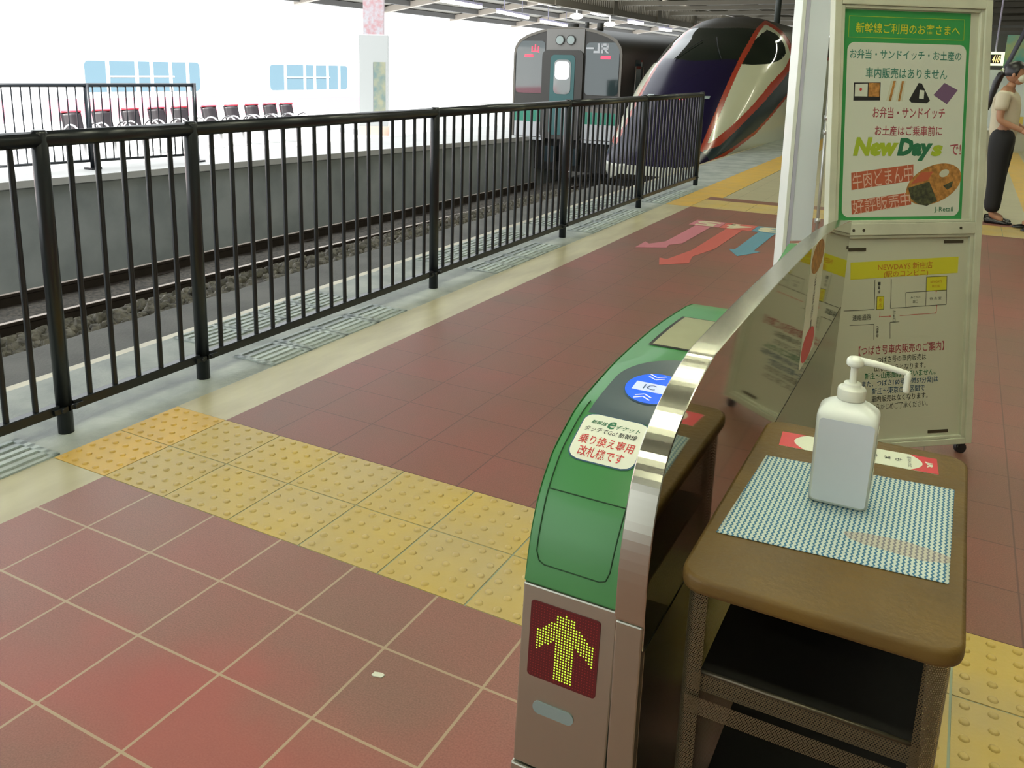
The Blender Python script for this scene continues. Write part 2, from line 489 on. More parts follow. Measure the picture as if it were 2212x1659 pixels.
# opposite platform
PH = .115
def opp(s, off, z=0):
    """point on the opposite platform: s along its edge, off away from the edge"""
    bx, by = -8.668, 5.737
    dx, dy = math.sin(.15), math.cos(.15)
    return Vector((bx + dx * s - dy * off, by + dy * s + dx * off, z))
b = MB()
P = [opp(-12, 0), opp(14.5, 0), opp(14.5, 12), opp(-12, 12)]
b.prism([(q.x, q.y) for q in P], -.30, -.2)
b.prism([(q.x, q.y) for q in (opp(14.5, 1.4), opp(60, 1.4), opp(60, 12), opp(14.5, 12))], -.42, -.2)
m_oppfloor = mat('pale_platform', (.62, .62, .60), .6, noise=.12, nscale=2)
struct('wall_far', b, m_oppfloor)
b = MB().prism([(q.x, q.y) for q in (opp(-12, .06), opp(14.5, .06), opp(14.5, .5), opp(-12, .5))], -2.0, -.30)
m_wall_b = m_wall
struct('wall_left', b, m_wall)

# ---------------------------------------------------------------- tactile paving
def dome(b, x, y, r=.0125, h=.005, mi=0, n=10, z=0):
    v = []
    for rr, zz in ((r, 0), (r * .86, h * .75), (r * .6, h)):
        v += [(x + rr * math.cos(2 * math.pi * k / n), y + rr * math.sin(2 * math.pi * k / n), z + zz) for k in range(n)]
    f = [(j * n + k, j * n + (k + 1) % n, (j + 1) * n + (k + 1) % n, (j + 1) * n + k) for j in (0, 1) for k in range(n)]
    f.append(tuple(range(2 * n, 3 * n)))
    b.add(v, f, mi, True)


def tactile(name, label, x0, y0, nx, ny, m, tw=.3, th=.3, dots=5, base=True):
    b = MB()
    for i in range(nx):
        for j in range(ny):
            X, Y = x0 + i * tw, y0 + j * th
            b.box((X + .003, Y + .003, -.0035), (X + tw - .003, Y + th - .003, .001), 0)
            if dots:
                nxd = dots if tw > .28 else dots
                for k in range(nxd):
                    for l in range(dots):
                        dome(b, X + tw * (k + .5) / nxd, Y + th * (l + .5) / dots, z=.001)
    if base:
        b.box((x0, y0, -.004), (x0 + nx * tw, y0 + ny * th, -.0015), 1)
    o = b.build(name, [m, m_joint])
    tag(o, label, 'tactile paving')
tactile('tactile_paving', 'worn yellow dotted tactile paving band crossing the red tiles under the ticket gate', 0.0, .57, 39, 2, m_yel)
tactile('tactile_paving', 'two bright orange-yellow dotted tiles on the beige kerb strip near the second railing post', -.287, .57, 1, 2, m_yelb, .287, .3)
tactile('tactile_paving', 'far yellow tactile band across the end of the red tiles', 0.0, 8.2, 39, 2, m_yel, .3, .325, 0)
tactile('tactile_paving', 'bright yellow line of tactile tiles along the platform edge beside the purple train', -.287, 9.1, 1, 170, m_yelb, .43, .3, 0)
tactile('tactile_paving', 'bright yellow tiles on the kerb strip at the end of the railing', -.287, 8.2, 1, 3, m_yelb, .287, .3, 0)
tactile('tactile_paving', 'yellow tactile line running away behind the standing woman', 3.25, 9.4, 1, 33, m_yelb, .3, .3, 0)

# ---------------------------------------------------------------- drain covers
def grate_mb():
    b = MB()
    w, l = .262, .292
    z0, z1 = -.012, .004
    b.box((-w / 2, -l / 2, -.02), (w / 2, l / 2, -.008), 1)
    nb = 5
    for k in range(nb + 1):
        xx = -w / 2 + k * (w - .02) / nb
        b.box((xx, -l / 2, z0), (xx + (.026 if 0 < k < nb else .02), l / 2, z1), 0)
    b.box((-w / 2, -l / 2, z0), (w / 2, -l / 2 + .028, z1), 0)
    b.box((-w / 2, l / 2 - .028, z0), (w / 2, l / 2, z1), 0)
    return b
g0 = None
ORD = ['nearest', 'second', 'third', 'fourth', 'fifth', 'sixth', 'seventh', 'eighth']
spots = []
for x in (-.425,): spots += [(x, y0 + .302 * k, nm) for y0, cnt, nm in ((-.75, 5, 'left of the first railing post'), (1.93, 4, 'before the railing between second and third posts'), (4.3, 4, 'before the railing between third and fourth posts'), (6.2, 5, 'before the railing between fourth and fifth posts'), (8.35, 4, 'before the farthest railing panel')) for k in range(cnt)]
spots += [(-.92, y0 + .302 * k, nm) for y0, cnt, nm in ((1.98, 4, 'behind the railing between second and third posts'), (4.35, 5, 'behind the railing near the third post'), (6.3, 8, 'behind the railing near the fourth post')) for k in range(cnt)]
for x, y, nm in spots:
    if g0 is None:
        g0 = grate_mb().build('drain_cover', [m_grate, m_slot]); c = g0
    else:
        c = g0.copy(); col.objects.link(c)
    c.location = (x, y, 0)
    tag(c, 'slotted drain cover ' + nm + ', ' + ORD[[q for q in spots if q[2] == nm].index((x, y, nm))], 'drain cover', 'drain covers ' + nm)

# ---------------------------------------------------------------- black railing
FX, FH = -.4586, 1.204
PY = [-1.31, .752, 1.4854, 3.5489, 5.7208, 7.7798, 10.0711]
rail = thing('metal_railing', 'black painted metal railing with vertical bars along the track edge', 'railing', (FX, PY[1], 0))
for y in PY[0:]:
    MB().tube([(FX, y, -.002), (FX, y, FH - .012), (FX, y, FH)], [.031, .031, .024], 16).build('post', m_fence, rail)
for i in range(6):
    y0, y1 = PY[i] + .03, PY[i + 1] - .03
    MB().tube([(FX, y0 - .02, FH - .035), (FX, y1 + .02, FH - .035)], .031, 14).build('top_rail', m_fence, rail)
    MB().box((FX - .02, y0, .085), (FX + .02, y1, .125)).build('bottom_rail', m_fence, rail, .004)
    for yy in (y0, y1):
        b = MB().box((FX - .03, yy - .035, .095), (FX + .034, yy + .035, .115))
        b.tube([(FX + .02, yy, .105), (FX + .045, yy, .105)], .009, 8)
        b.build('bracket', m_fence, rail)
    n = max(1, round((PY[i + 1] - PY[i]) / .122) - 1)
    for k in range(n):
        y = PY[i] + (PY[i + 1] - PY[i]) * (k + 1) / (n + 1)
        if y < -.35: continue
        MB().tube([(FX, y, .12), (FX, y, FH - .05)], .0115, 10, caps=False).build('baluster', m_fence, rail)

# ---------------------------------------------------------------- floor guidance arrows
def floor_arrow(name, label, poly, m, box, num, nm_rot=math.pi):
    t = thing(name, label, 'floor marking', (poly[0][0], poly[0][1], 0))
    MB().prism(poly, .0008, .002).build('arrow', m, t)
    x0, y0, x1, y1 = box
    MB().prism([(x0, y0), (x1, y0), (x1, y1), (x0, y1)], .0008, .002).build('number_panel', m, t)
    text(num, (x0 + .035, y0 + .02, x1 - .035, y1 - .02), Matrix.Translation((0, 0, .0022)), m_fcream, t, 'numeral', bold=.045, rot=math.pi)
floor_arrow('floor_arrow', 'pink floor arrow bending left with the numeral 5, on the red tiles', [(.38, 7.03), (.53, 7.03), (.53, 6.06), (.45, 5.93), (.47, 5.8), (.24, 5.66), (.23, 5.96), (.29, 5.88), (.38, 6.07)], m_pink, (.31, 7.04, .60, 7.36), '5')
floor_arrow('floor_arrow', 'long red floor arrow with the numeral 4, between the pink and blue ones', [(.68, 7.03), (.83, 7.03), (.83, 5.99), (.755, 5.57), (.80, 5.31), (.62, 5.12), (.54, 5.38), (.61, 5.35), (.68, 5.83)], m_fred, (.605, 7.04, .905, 7.36), '4')
floor_arrow('floor_arrow', 'short blue floor arrow with the numeral 3, nearest the white panel', [(.98, 7.03), (1.13, 7.03), (1.13, 6.12), (1.19, 6.08), (1.06, 5.80), (.93, 6.06), (.98, 6.08)], m_fblue, (.91, 7.04, 1.21, 7.36), '3')

# ================================================================ TICKET GATE
XL, XF, XR = 2.046, 2.201, 2.245
gate = thing('ticket_gate', 'green and stainless steel ticket gate with a lit arrow display and blue card reader', 'ticket gate', (2.145, .88, 0))
GP = [(-.215, .70), (-.205, .75), (-.195, .786), (-.175, .83), (-.15, .861), (-.126, .883), (-.092, .901), (-.027, .927), (.08, .944), (.195, .954), (.39, .958), (.6, .948)]
# smooth profile by arc length
def cr(P, k):
    out = []
    for i in range(len(P) - 1):
        p0 = P[max(i - 1, 0)]; p1 = P[i]; p2 = P[i + 1]; p3 = P[min(i + 2, len(P) - 1)]
        for j in range(k):
            t = j / k
            out.append(tuple(.5 * (2 * p1[a] + (p2[a] - p0[a]) * t + (2 * p0[a] - 5 * p1[a] + 4 * p2[a] - p3[a]) * t * t + (3 * p1[a] - p0[a] - 3 * p2[a] + p3[a]) * t ** 3) for a in (0, 1)))
    out.append(P[-1])
    return out
GS = cr(GP, 6)
GL = [0]
for i in range(1, len(GS)): GL.append(GL[-1] + math.hypot(GS[i][0] - GS[i - 1][0], GS[i][1] - GS[i - 1][1]))
def gpt(t, off=0.):
    """point on the green cover's profile at arc length t, lifted by off"""
    t = max(0, min(t, GL[-1] - 1e-6))
    i = 0
    while GL[i + 1] < t: i += 1
    k = (t - GL[i]) / (GL[i + 1] - GL[i])
    y = GS[i][0] + (GS[i + 1][0] - GS[i][0]) * k; z = GS[i][1] + (GS[i + 1][1] - GS[i][1]) * k
    dy = GS[i + 1][0] - GS[i][0]; dz = GS[i + 1][1] - GS[i][1]; l = math.hypot(dy, dz)
    return y - dz / l * off, z + dy / l * off
class Curved:
    """maps (x, t, lift) onto the cover"""
    def __matmul__(s, v):
        y, z = gpt(v.y, v.z)
        return Vector((v.x, y, z))
CV = Curved()
b = MB()
full = GS + [(.66, .940), (.70, .925), (.725, .895), (.735, .86), (.74, .70)]
rows = []
for x, ins in ((XL, .004), (XL + .004, 0), (XF - .001, 0), (XF - .001, 0)):
    rows.append([Vector((x, y, z - (ins if z > .72 else 0))) for y, z in full])
b.grid(rows[:3], 0, True)
n = len(full)
b.prism([(y, z) for y, z in full], 0, .0005, Matrix(((0, 0, 1, XL), (1, 0, 0, 0), (0, 1, 0, 0), (0, 0, 0, 1))))
b.box((XL + .001, -.213, .697), (XF - .001, .735, .702))
cover = b.build('cover', m_green, gate)
b = MB()
b.prism([(.70, .70), (.70, .915), (.80, .955), (1.15, .945), (1.30, .90), (1.36, .80), (1.36, .70)], XF - .040, XF - .001, Matrix(((0, 0, 1, 0), (1, 0, 0, 0), (0, 1, 0, 0), (0, 0, 0, 1))))
b.prism([(1.30, .70), (1.32, .77), (1.45, .80), (1.80, .850), (1.93, .872), (1.96, .870), (1.975, .84), (1.975, .70)], XL, XF - .001, Matrix(((0, 0, 1, 0), (1, 0, 0, 0), (0, 1, 0, 0), (0, 0, 0, 1))))
b.build('rear_cover', m_green, gate, .008)
# grooves
b = MB()
def gline(pts, w=.0011):
    out = []
    for (x0, t0), (x1, t1) in zip(pts, pts[1:]):
        for k in range(12): out.append((x0 + (x1 - x0) * k / 12, t0 + (t1 - t0) * k / 12))
    out.append(pts[-1])
    b.tube([CV @ Vector((x, t, .0002)) for x, t in out], w, 5)
gline([(2.062, .33), (2.0605, .27), (2.060, .15), (2.060, .05), (2.066, .036), (2.075, .032), (2.165, .032), (2.174, .036), (2.179, .05), (2.186, .15), (2.189, .27), (2.189, .30)])
gline([(2.060, .147), (2.186, .147)])
b.build('seam', m_groove, cover)
# reader
def cpatch(poly_rows, lift, m, name, parent):
    mb = MB(); mb.grid([[CV @ Vector((x, t, lift)) for x in xs] for t, xs in poly_rows], 0, True)
    return mb.build(name, m, parent)
rws = []
for k in range(41):
    t = .299 + (.552 - .299) * k / 40
    xl = 2.071
    if t > .42:
        q = (t - .42) / .132
        xl = 2.071 + (2.199 - 2.071) * (1 - math.sqrt(max(0, 1 - q * q))) * .95
    rws.append((t, [xl + (2.199 - xl) * i / 16 for i in range(17)]))
reader = cpatch(rws, .0012, m_ictile, 'card_reader', gate)
def cdisc(cx, ct, rx, rt_, lift, m, name, parent, n=40, r0=0.):
    mb = MB(); rows = []
    for j in range(9):
        f = r0 + (1 - r0) * j / 8
        rows.append([CV @ Vector((cx + rx * f * math.cos(2 * math.pi * k / n), ct + rt_ * f * math.sin(2 * math.pi * k / n), lift)) for k in range(n)])
    mb.grid(rows, 0, True, True)
    return mb.build(name, m, parent)
cdisc(2.147, .408, .0505, .057, .0022, m_textnavy, 'reader_rim', gate)
cdisc(2.147, .409, .049, .055, .0030, m_blue, 'touch_disc', gate)
b = MB()
def cbar(x0, t0, x1, t1, w, lift=.0038):
    d = Vector((x1 - x0, t1 - t0)); l = d.length; nrm = Vector((-d.y, d.x)) / l * w / 2
    b.grid([[CV @ Vector((x0 + d.x * k / 4 + s * nrm.x, t0 + d.y * k / 4 + s * nrm.y, lift)) for s in (-1, 1)] for k in range(5)], 0, False)
for c, sg in ((.447, -1), (.438, -1), (.372, 1), (.381, 1)):
    cbar(2.139 - .014, c - sg * .009, 2.139, c, .0032); cbar(2.139, c, 2.139 + .014, c - sg * .009, .0032)
b.grid([[CV @ Vector((x, t, .0038)) for x in (2.112, 2.13, 2.148, 2.166)] for t in (.391, .401, .411, .422)], 0, False)
b.build('reader_symbol', m_bluetxt, gate)
text('IC', (2.129, .398, 2.150, .415), CV, m_textnavy, gate, 'reader_lettering', lift=.0042)
# white sticker with four lines of writing
def crr(x0, t0, x1, t1, r, lift, m, name, parent):
    rows = []
    for k in range(33):
        t = t0 + (t1 - t0) * k / 32
        dd = max(0, r - (t - t0), r - (t1 - t)); ins = r - math.sqrt(max(0, r * r - dd * dd))
        rows.append((t, [x0 + ins + (x1 - x0 - 2 * ins) * i / 12 for i in range(13)]))
    return cpatch(rows, lift, m, name, parent)
crr(2.0695, .2005, 2.1805, .2995, .019, .0014, m_textnavy, 'sticker_edge', gate)
stk = crr(2.0715, .2025, 2.1785, .2975, .018, .0020, m_label, 'sticker', gate)
stk['label'] = 'white rounded sticker with red and green writing'
text('新幹線', (2.085, .275, 2.112, .284), CV, m_textgreen, stk, bold=.008, shear=.25, lift=.0026)
text('e', (2.113, .271, 2.126, .288), CV, m_textgreen, stk, bold=.015, shear=.25, lift=.0026)
text('チケット', (2.128, .273, 2.167, .283), CV, m_textgreen, stk, bold=.01, shear=.25, lift=.0026)
text('タッチでGo! 新幹線', (2.080, .2585, 2.166, .2695), CV, m_textblack, stk, bold=.008, shear=.15, lift=.0026)
text('乗り換え専用', (2.079, .2315, 2.169, .2515), CV, m_textred, stk, bold=.010, lift=.0026)
text('改札機です', (2.086, .2085, 2.160, .2275), CV, m_textred, stk, bold=.010, lift=.0026)
# display window
rws = [(t, [2.072 + (2.196 - 2.072) * i / 8 for i in range(9)]) for t in [.600 + .235 * k / 12 for k in range(13)]]
dfr = cpatch(rws, .0012, m_black, 'display_frame', gate)
rws = [(t, [2.079 + (2.196 - 2.079) * i / 8 for i in range(9)]) for t in [.606 + .222 * k / 12 for k in range(13)]]
cpatch(rws, .0020, m_screen, 'display_screen', gate)
# lower steel body
b = MB()
Mx = Matrix(((0, 0, 1, 0), (1, 0, 0, 0), (0, 1, 0, 0), (0, 0, 0, 1)))
b.prism([(-.232, .384), (-.2155, .6965), (1.955, .6965), (1.955, .384)], XL - .001, XF - .002, Mx)
b.build('body', m_steelb, gate, .003)
b = MB()
b.prism([(-.252, .02), (-.2335, .380), (1.955, .380), (1.955, .02)], XL - .004, XF - .002, Mx)
b.build('kick_plate', m_steelb, gate, .003)
MB().box((XL + .01, -.2, 0), (XR - .01, 1.93, .03)).build('plinth', m_dark, gate)
# front plane helper: x, height -> world on the slightly sloped front
def fp(x, z, o_=0.):
    y = -.2155 - (.6965 - z) * .0528
    return Vector((x, y - o_, z))
class Front:
    def __matmul__(s, v): return fp(v.x, v.y, v.z)
FR = Front()
led = MB().prism(rrect(2.0605, .544, 2.1745, .6725, .006), -.004, .0012, FR).build('led_display', m_ledoff, gate)
b = MB(); b2 = MB()
nc, nr = 24, 27
x0, z1 = 2.0655, .6675
px_ = .1040 / (nc - 1); pz_ = .1185 / (nr - 1)
for c in range(nc):
    for r_ in range(nr):
        u = c - (nc - 1) / 2 - .5
        on = (abs(u) <= 3 and 2 <= r_ <= 25) or (abs(u) <= 10 and 1 + .80 * abs(u) <= r_ <= 1 + .80 * abs(u) + 7.2)
        q = fp(x0 + c * px_, z1 - r_ * pz_)
        rr = .00150 if on else .0010
        tgt = b if on else b2
        tgt.add([q + Vector((rr * math.cos(k * math.pi / 3), -.0018, rr * math.sin(k * math.pi / 3))) for k in range(6)], [(0, 1, 2, 3, 4, 5)])
b.build('lit_arrow', m_ledon, led); b2.build('unlit_dots', m_leddot, led)
MB().prism(rrect(2.074, .4835, 2.143, .5045, .0104), -.001, .0022, FR).build('sensor_window', m_lens, gate)
# tall side wing on the right with polished outer face
FP = [(-.236, .703), (-.234, .78), (-.222, .85), (-.203, .90), (-.175, .938), (-.13, .968), (-.082, .990), (-.029, 1.006), (.03, 1.018), (.1, 1.026), (.39, 1.032), (.7, 1.032), (1.1, 1.028), (1.47, 1.012), (1.8, .985), (1.98, .966)]
FS = cr(FP, 5)
b = MB()
b.grid([[Vector((XF, y, z)), Vector((XF + .0015, y - .001, z + .001)), Vector((XR - .0015, y - .001, z + .001)), Vector((XR, y, z))] for y, z in FS][::-1], 0, False)
b.build('wing_edge', m_steel, gate)
b = MB()
b.prism([(-.233, .703)] + FS + [(1.98, .66), (-.233, .66)], XF + .0005, XR, Mx)
wing = b.build('side_wing', m_steelside, gate)
MB().box((XF + .001, -.2355, .02), (XR - .0015, 1.975, .698)).build('side_column', m_steelb, gate, .003)
MB().box((XR - .001, -.225, .03), (XR + .0005, 1.972, .655)).build('side_panel', m_sidelow, gate)
b = MB()
b.prism(rrect(2.2085, .708, 2.2355, .742, .004), -.004, .0006, FR)
b.build('key_cover', m_steel, gate, .0008)
# sticker on the polished side
MY = Matrix(((0, 0, 1, XR), (1, 0, 0, 0), (0, 1, 0, 0), (0, 0, 0, 1)))
sst = MB().prism(rrect(1.05, .69, 1.31, 1.03, .01), 0, .0006, MY).build('side_sticker', m_stripwhite, gate)
sst['label'] = 'white upright sticker with an orange top and red foot'
b = MB()
b.prism([(1.18 + .11 * math.cos(k * math.pi / 16), .985 + .045 * math.sin(k * math.pi / 16)) for k in range(32)], .0006, .001, MY, 0)
b.build('orange_print', m_food, sst); b = MB()
b.prism([(1.17 + .11 * math.cos(k * math.pi / 16), .735 + .045 * math.sin(k * math.pi / 16)) for k in range(32)], .0006, .001, MY, 0)
b.build('red_print', m_stripred, sst)
vtext('手指消毒', 1.18, .925, .032, MY @ Matrix.Translation((0, 0, .001)), m_textblack, sst)

# ================================================================ HAND SANITISER STAND
TX0, TX1, TY0, TY1, TZ = 2.284, 2.634, -.232, .400, .800
cx, cy = (TX0 + TX1) / 2, (TY0 + TY1) / 2
st = thing('metal_stand', 'brown-topped stand with perforated metal sides and open shelves beside the gate', 'side table', (cx, cy, 0))
b = MB()
rows = []
for ins, z in ((.006, TZ - .027), (.0015, TZ - .024), (0, TZ - .018), (0, TZ - .008), (.0015, TZ - .002), (.006, TZ)):
    rows.append([Vector((x, y, z)) for x, y in rrect(TX0 + ins, TY0 + ins, TX1 - ins, TY1 - ins, .036 - ins, 8)])
b.grid(rows, 0, True, True)
nn = len(rows[0])
b.f.append(tuple(range(nn))[::-1]); b.m.append(0); b.s.append(False)
b.f.append(tuple(range(5 * nn, 6 * nn))); b.m.append(0); b.s.append(False)
b.build('tabletop', m_brown, st)
def lpost(xs, ys, name='corner_post'):
    """quarter-round perforated corner upright; xs, ys = outward direction"""
    r = .022; x = (TX1 - .012) if xs > 0 else (TX0 + .012); y = (TY1 - .012) if ys > 0 else (TY0 + .012)
    pts = [(x - xs * .004 - xs * .0, y - ys * .05)]
    pts = [(x, y - ys * .055), (x, y - ys * r)] + [(x - xs * r + xs * r * math.cos(t), y - ys * r + ys * r * math.sin(t)) for t in [math.pi / 2 * k / 5 for k in range(1, 5)]] + [(x - xs * r, y), (x - xs * .03, y)]
    rows = [[Vector((px, py, z)) for px, py in pts] for z in (.03, .40, TZ - .027)]
    MB().grid(rows, 0, True).build(name, m_perf, st)
for xs in (-1, 1):
    for ys in (-1, 1): lpost(xs, ys)
def tray(zf, hh, name):
    t_ = MB()
    t_.box((TX0 + .03, TY0 + .03, zf), (TX1 - .03, TY1 - .03, zf + .006))
    tr = t_.build(name, m_tray, st)
    for a, c in (((TX0 + .030, TY0 + .018), (TX1 - .030, TY0 + .018)),):
        MB().add([(a[0], a[1], zf + .008), (c[0], c[1], zf + .008), (c[0], c[1], zf + hh), (a[0], a[1], zf + hh)], [(0, 1, 2, 3)]).build('front_lip', m_perff, tr)
        MB().add([(a[0] - .008, a[1] - .004, zf - .030), (c[0] + .008, c[1] - .004, zf - .030), (c[0] + .008, c[1] - .010, zf + .003), (a[0] - .008, a[1] - .010, zf + .003)], [(0, 1, 2, 3)]).build('front_lip', m_perff, tr)
        MB().tube([(a[0], a[1], zf + hh + .002), (c[0], c[1], zf + hh + .002)], .0035, 8).build('lip_bead', m_bronze, tr)
tray(.608, .037, 'shelf'); tray(.33, .037, 'shelf')
for x in (TX0 + .014, TX1 - .014):
    MB().add([(x, TY0 + .06, .04), (x, TY1 - .06, .04), (x, TY1 - .06, TZ - .027), (x, TY0 + .06, TZ - .027)], [(0, 1, 2, 3)]).build('side_mesh', m_perf, st)
MB().add([(TX0 + .03, TY1 - .014, .04), (TX1 - .03, TY1 - .014, .04), (TX1 - .03, TY1 - .014, TZ - .027), (TX0 + .03, TY1 - .014, TZ - .027)], [(0, 1, 2, 3)]).build('back_mesh', m_perff, st)
MB().box((TX0 + .11, TY1 - .03, .60), (TX1 - .09, TY1 - .018, TZ - .03)).build('backing_board', m_tray, st)
b = MB()
for x in (TX0 + .03, TX1 - .03):
    for y in (TY0 + .03, TY1 - .03): b.tube([(x, y, 0), (x, y, .045)], .012, 10)
    b.box((x - .004, TY0 + .03, .035), (x + .004, TY1 - .03, .05))
b.build('feet', m_bronze, st)

# dish cloth with zigzag print
m_cloth = bpy.data.materials.new('zigzag_cloth'); m_cloth.use_nodes = True
nt = m_cloth.node_tree; N = nt.nodes; L = nt.links
tc = N.new('ShaderNodeTexCoord'); sp = N.new('ShaderNodeSeparateXYZ'); L.new(tc.outputs['Object'], sp.inputs[0])
def mth(op, a, bb=None):
    n = N.new('ShaderNodeMath'); n.operation = op
    for i, q in enumerate((a, bb)):
        if q is None: continue
        if isinstance(q, (int, float)): n.inputs[i].default_value = q
        else: L.new(q, n.inputs[i])
    return n.outputs[0]
tri = mth('ABSOLUTE', mth('SUBTRACT', mth('FRACT', mth('MULTIPLY', mth('ADD', sp.outputs['Y'], 5.0), 98.0)), .5))
ph = mth('FRACT', mth('MULTIPLY', mth('ADD', mth('ADD', sp.outputs['X'], mth('MULTIPLY', tri, .0055)), 5.0), 136.0))
blue = mth('LESS_THAN', ph, .40)
nz = N.new('ShaderNodeTexNoise'); nz.inputs['Scale'].default_value = 14; L.new(tc.outputs['Object'], nz.inputs['Vector'])
dx_ = mth('DIVIDE', mth('SUBTRACT', sp.outputs['X'], .085), .075); dy_ = mth('DIVIDE', mth('SUBTRACT', sp.outputs['Y'], -.088), .022)
st_m = mth('MULTIPLY', mth('LESS_THAN', mth('ADD', mth('MULTIPLY', dx_, dx_), mth('MULTIPLY', dy_, dy_)), mth('MULTIPLY', nz.outputs['Fac'], 2.0)), .42)
mxa = N.new('ShaderNodeMix'); mxa.data_type = 'RGBA'; L.new(blue, mxa.inputs['Factor']); mxa.inputs['A'].default_value = (.56, .64, .58, 1); mxa.inputs['B'].default_value = (.05, .17, .29, 1)
mxb = N.new('ShaderNodeMix'); mxb.data_type = 'RGBA'; L.new(st_m, mxb.inputs['Factor']); L.new(mxa.outputs['Result'], mxb.inputs['A']); mxb.inputs['B'].default_value = (.42, .25, .13, 1)
L.new(mxb.outputs['Result'], N['Principled BSDF'].inputs['Base Color']); N['Principled BSDF'].inputs['Roughness'].default_value = .85
cc = [(2.304, -.099), (2.612, -.070), (2.614, .246), (2.315, .216)]
rows = []
for j in range(31):
    v = j / 30; row = []
    for i in range(31):
        u = i / 30
        x = (cc[0][0] * (1 - u) + cc[1][0] * u) * (1 - v) + (cc[3][0] * (1 - u) + cc[2][0] * u) * v
        y = (cc[0][1] * (1 - u) + cc[1][1] * u) * (1 - v) + (cc[3][1] * (1 - u) + cc[2][1] * u) * v
        e_ = min(u, 1 - u, v, 1 - v)
        row.append(Vector((x - 2.459, y - .084, .0012 + .0006 * math.sin(u * 17 + v * 9) * min(1, e_ * 8))))
    rows.append(row)
cloth = MB().grid(rows, 0, True).build('dish_cloth', m_cloth)
cloth.location = (2.459, .084, TZ)
sol = cloth.modifiers.new('solid', 'SOLIDIFY'); sol.thickness = .0008; sol.offset = 0
tag(cloth, 'white cloth with thin blue zigzag lines spread on the brown stand top', 'cloth')

# printed strip behind the bottle
a_ = math.atan2(.371 - .316, 2.585 - 2.325)
strip = thing('label_strip', 'white printed strip with red ends stuck on the brown top behind the bottle', 'sticker', (2.455, .318, TZ), math.atan2(.02, .26))
MS = WM[strip.name].copy()
MB().box((-.132, -.032, 0), (.132, .036, .0006), 0, MS).build('strip', m_stripwhite, strip)
for sg in (-1, 1):
    b = MB()
    pl = []
    for k in range(13):
        t = -1 + 2 * k / 12
        pl.append((sg * (.108 - .020 * (t * t)), .002 + .034 * t))
    pl += [(sg * .132, .036), (sg * .132, -.032)]
    if sg < 0: pl = pl[::-1]
    b.prism(pl, .0006, .0009, MS)
    b.build('red_end', m_stripred, strip)
text('JR', (.112, -.012, .124, .014), MS @ Matrix.Translation((0, 0, .001)), m_label, strip, 'emblem', bold=.04, rot=-math.pi / 2)
for ch, x in (('ま', .024), ('ま', .046), ('も', .064)):
    text(ch, (x, -.006, x + .011, .008), MS @ Matrix.Translation((0, 0, .001)), m_textblack, strip, rot=-math.pi / 2)
text('2021.4.1発', (.083, -.024, .090, .022), MS @ Matrix.Translation((0, 0, .001)), m_textblack, strip, rot=math.pi / 2)
text('まで、', (.012, -.026, .019, .024), MS @ Matrix.Translation((0, 0, .001)), m_textblack, strip, rot=-math.pi / 2)

# ---------------------------------------------------------------- pump bottle
BZ = TZ + .002
PD = .0155   # the neck sits low on the shoulders
bot = thing('pump_bottle', 'white pump bottle of hand sanitiser standing on the zigzag cloth', 'bottle', (2.449, .108, BZ), R(1.5))
MBt = WM[bot.name].copy()
b = MB(); rows = []
def brow(hw, hd, r, z): return [MBt @ Vector((x, y, z)) for x, y in rrect(-hw, -hd, hw, hd, r, 6)]
for hw, hd, r, z in ((.036, .026, .012, 0), (.0425, .0325, .012, .003), (.0440, .034, .013, .010), (.0445, .0345, .013, .08), (.0450, .035, .013, .146), (.0442, .034, .014, .151), (.041, .031, .016, .157), (.034, .027, .018, .163), (.027, .023, .0195, .1675), (.0205, .0195, .019, .171), (.0175, .0175, .0172, .175), (.0165, .0165, .0163, .182)):
    rows.append(brow(hw, hd, r, z))
b.grid(rows, 0, True, True)
b.f.append(tuple(range(len(rows[0])))[::-1]); b.m.append(0); b.s.append(False)
b.build('body', m_bottle, bot)
b = MB(); b.prism(rrect(-.039, .008, .041, .146, .006), 0, .0006, MBt @ Matrix(((1, 0, 0, 0), (0, 0, -1, -.0352), (0, 1, 0, 0), (0, 0, 0, 1))))
lb = b.build('front_label', m_bottlelabel, bot)
b = MB(); b.prism(rrect(-.022, .03, .022, .13, .004), 0, .0006, MBt @ Matrix(((0, 0, 1, .0452), (1, 0, 0, 0), (0, 1, 0, 0), (0, 0, 0, 1))))
sl_ = b.build('side_label', m_stripwhite, bot)
vtext('消毒用エタノール', .0, .124, .0095, MBt @ Matrix(((0, 0, 1, .0458), (1, 0, 0, 0), (0, 1, 0, 0), (0, 0, 0, 1))), m_textred, sl_)
b = MB()
def lathe(mb, prof, M, n=28, mi=0):
    prof = [(r, z - PD) for r, z in prof]
    mb.grid([[M @ Vector((r * math.cos(2 * math.pi * k / n), r * math.sin(2 * math.pi * k / n), z)) for k in range(n)] for r, z in prof], mi, True, True)
lathe(b, [(.0, .188), (.0205, .188), (.021, .190), (.021, .203), (.0205, .205), (.0205, .2052), (.0195, .207), (.013, .207), (.013, .2135), (.0125, .215), (0, .215)], MBt, 36)
b.build('screw_cap', m_pump, bot)
b = MB()
lathe(b, [(.0055, .205), (.0055, .238), (.0065, .241), (.0065, .242)], MBt, 20)
lathe(b, [(0, .242), (.010, .242), (.0125, .244), (.0130, .248), (.0125, .253), (.010, .256), (.005, .2575), (0, .2577)], MBt, 28)
pm = b.build('pump_head', m_pump, bot)
b = MB()
b.tube([MBt @ (Vector(q) - Vector((0, 0, PD))) for q in ((.006, .001, .2515), (.03, .003, .2495), (.055, .005, .2455), (.071, .006, .2425), (.0755, .0062, .241))], [.0062, .0052, .0046, .0042, .0040], 12)
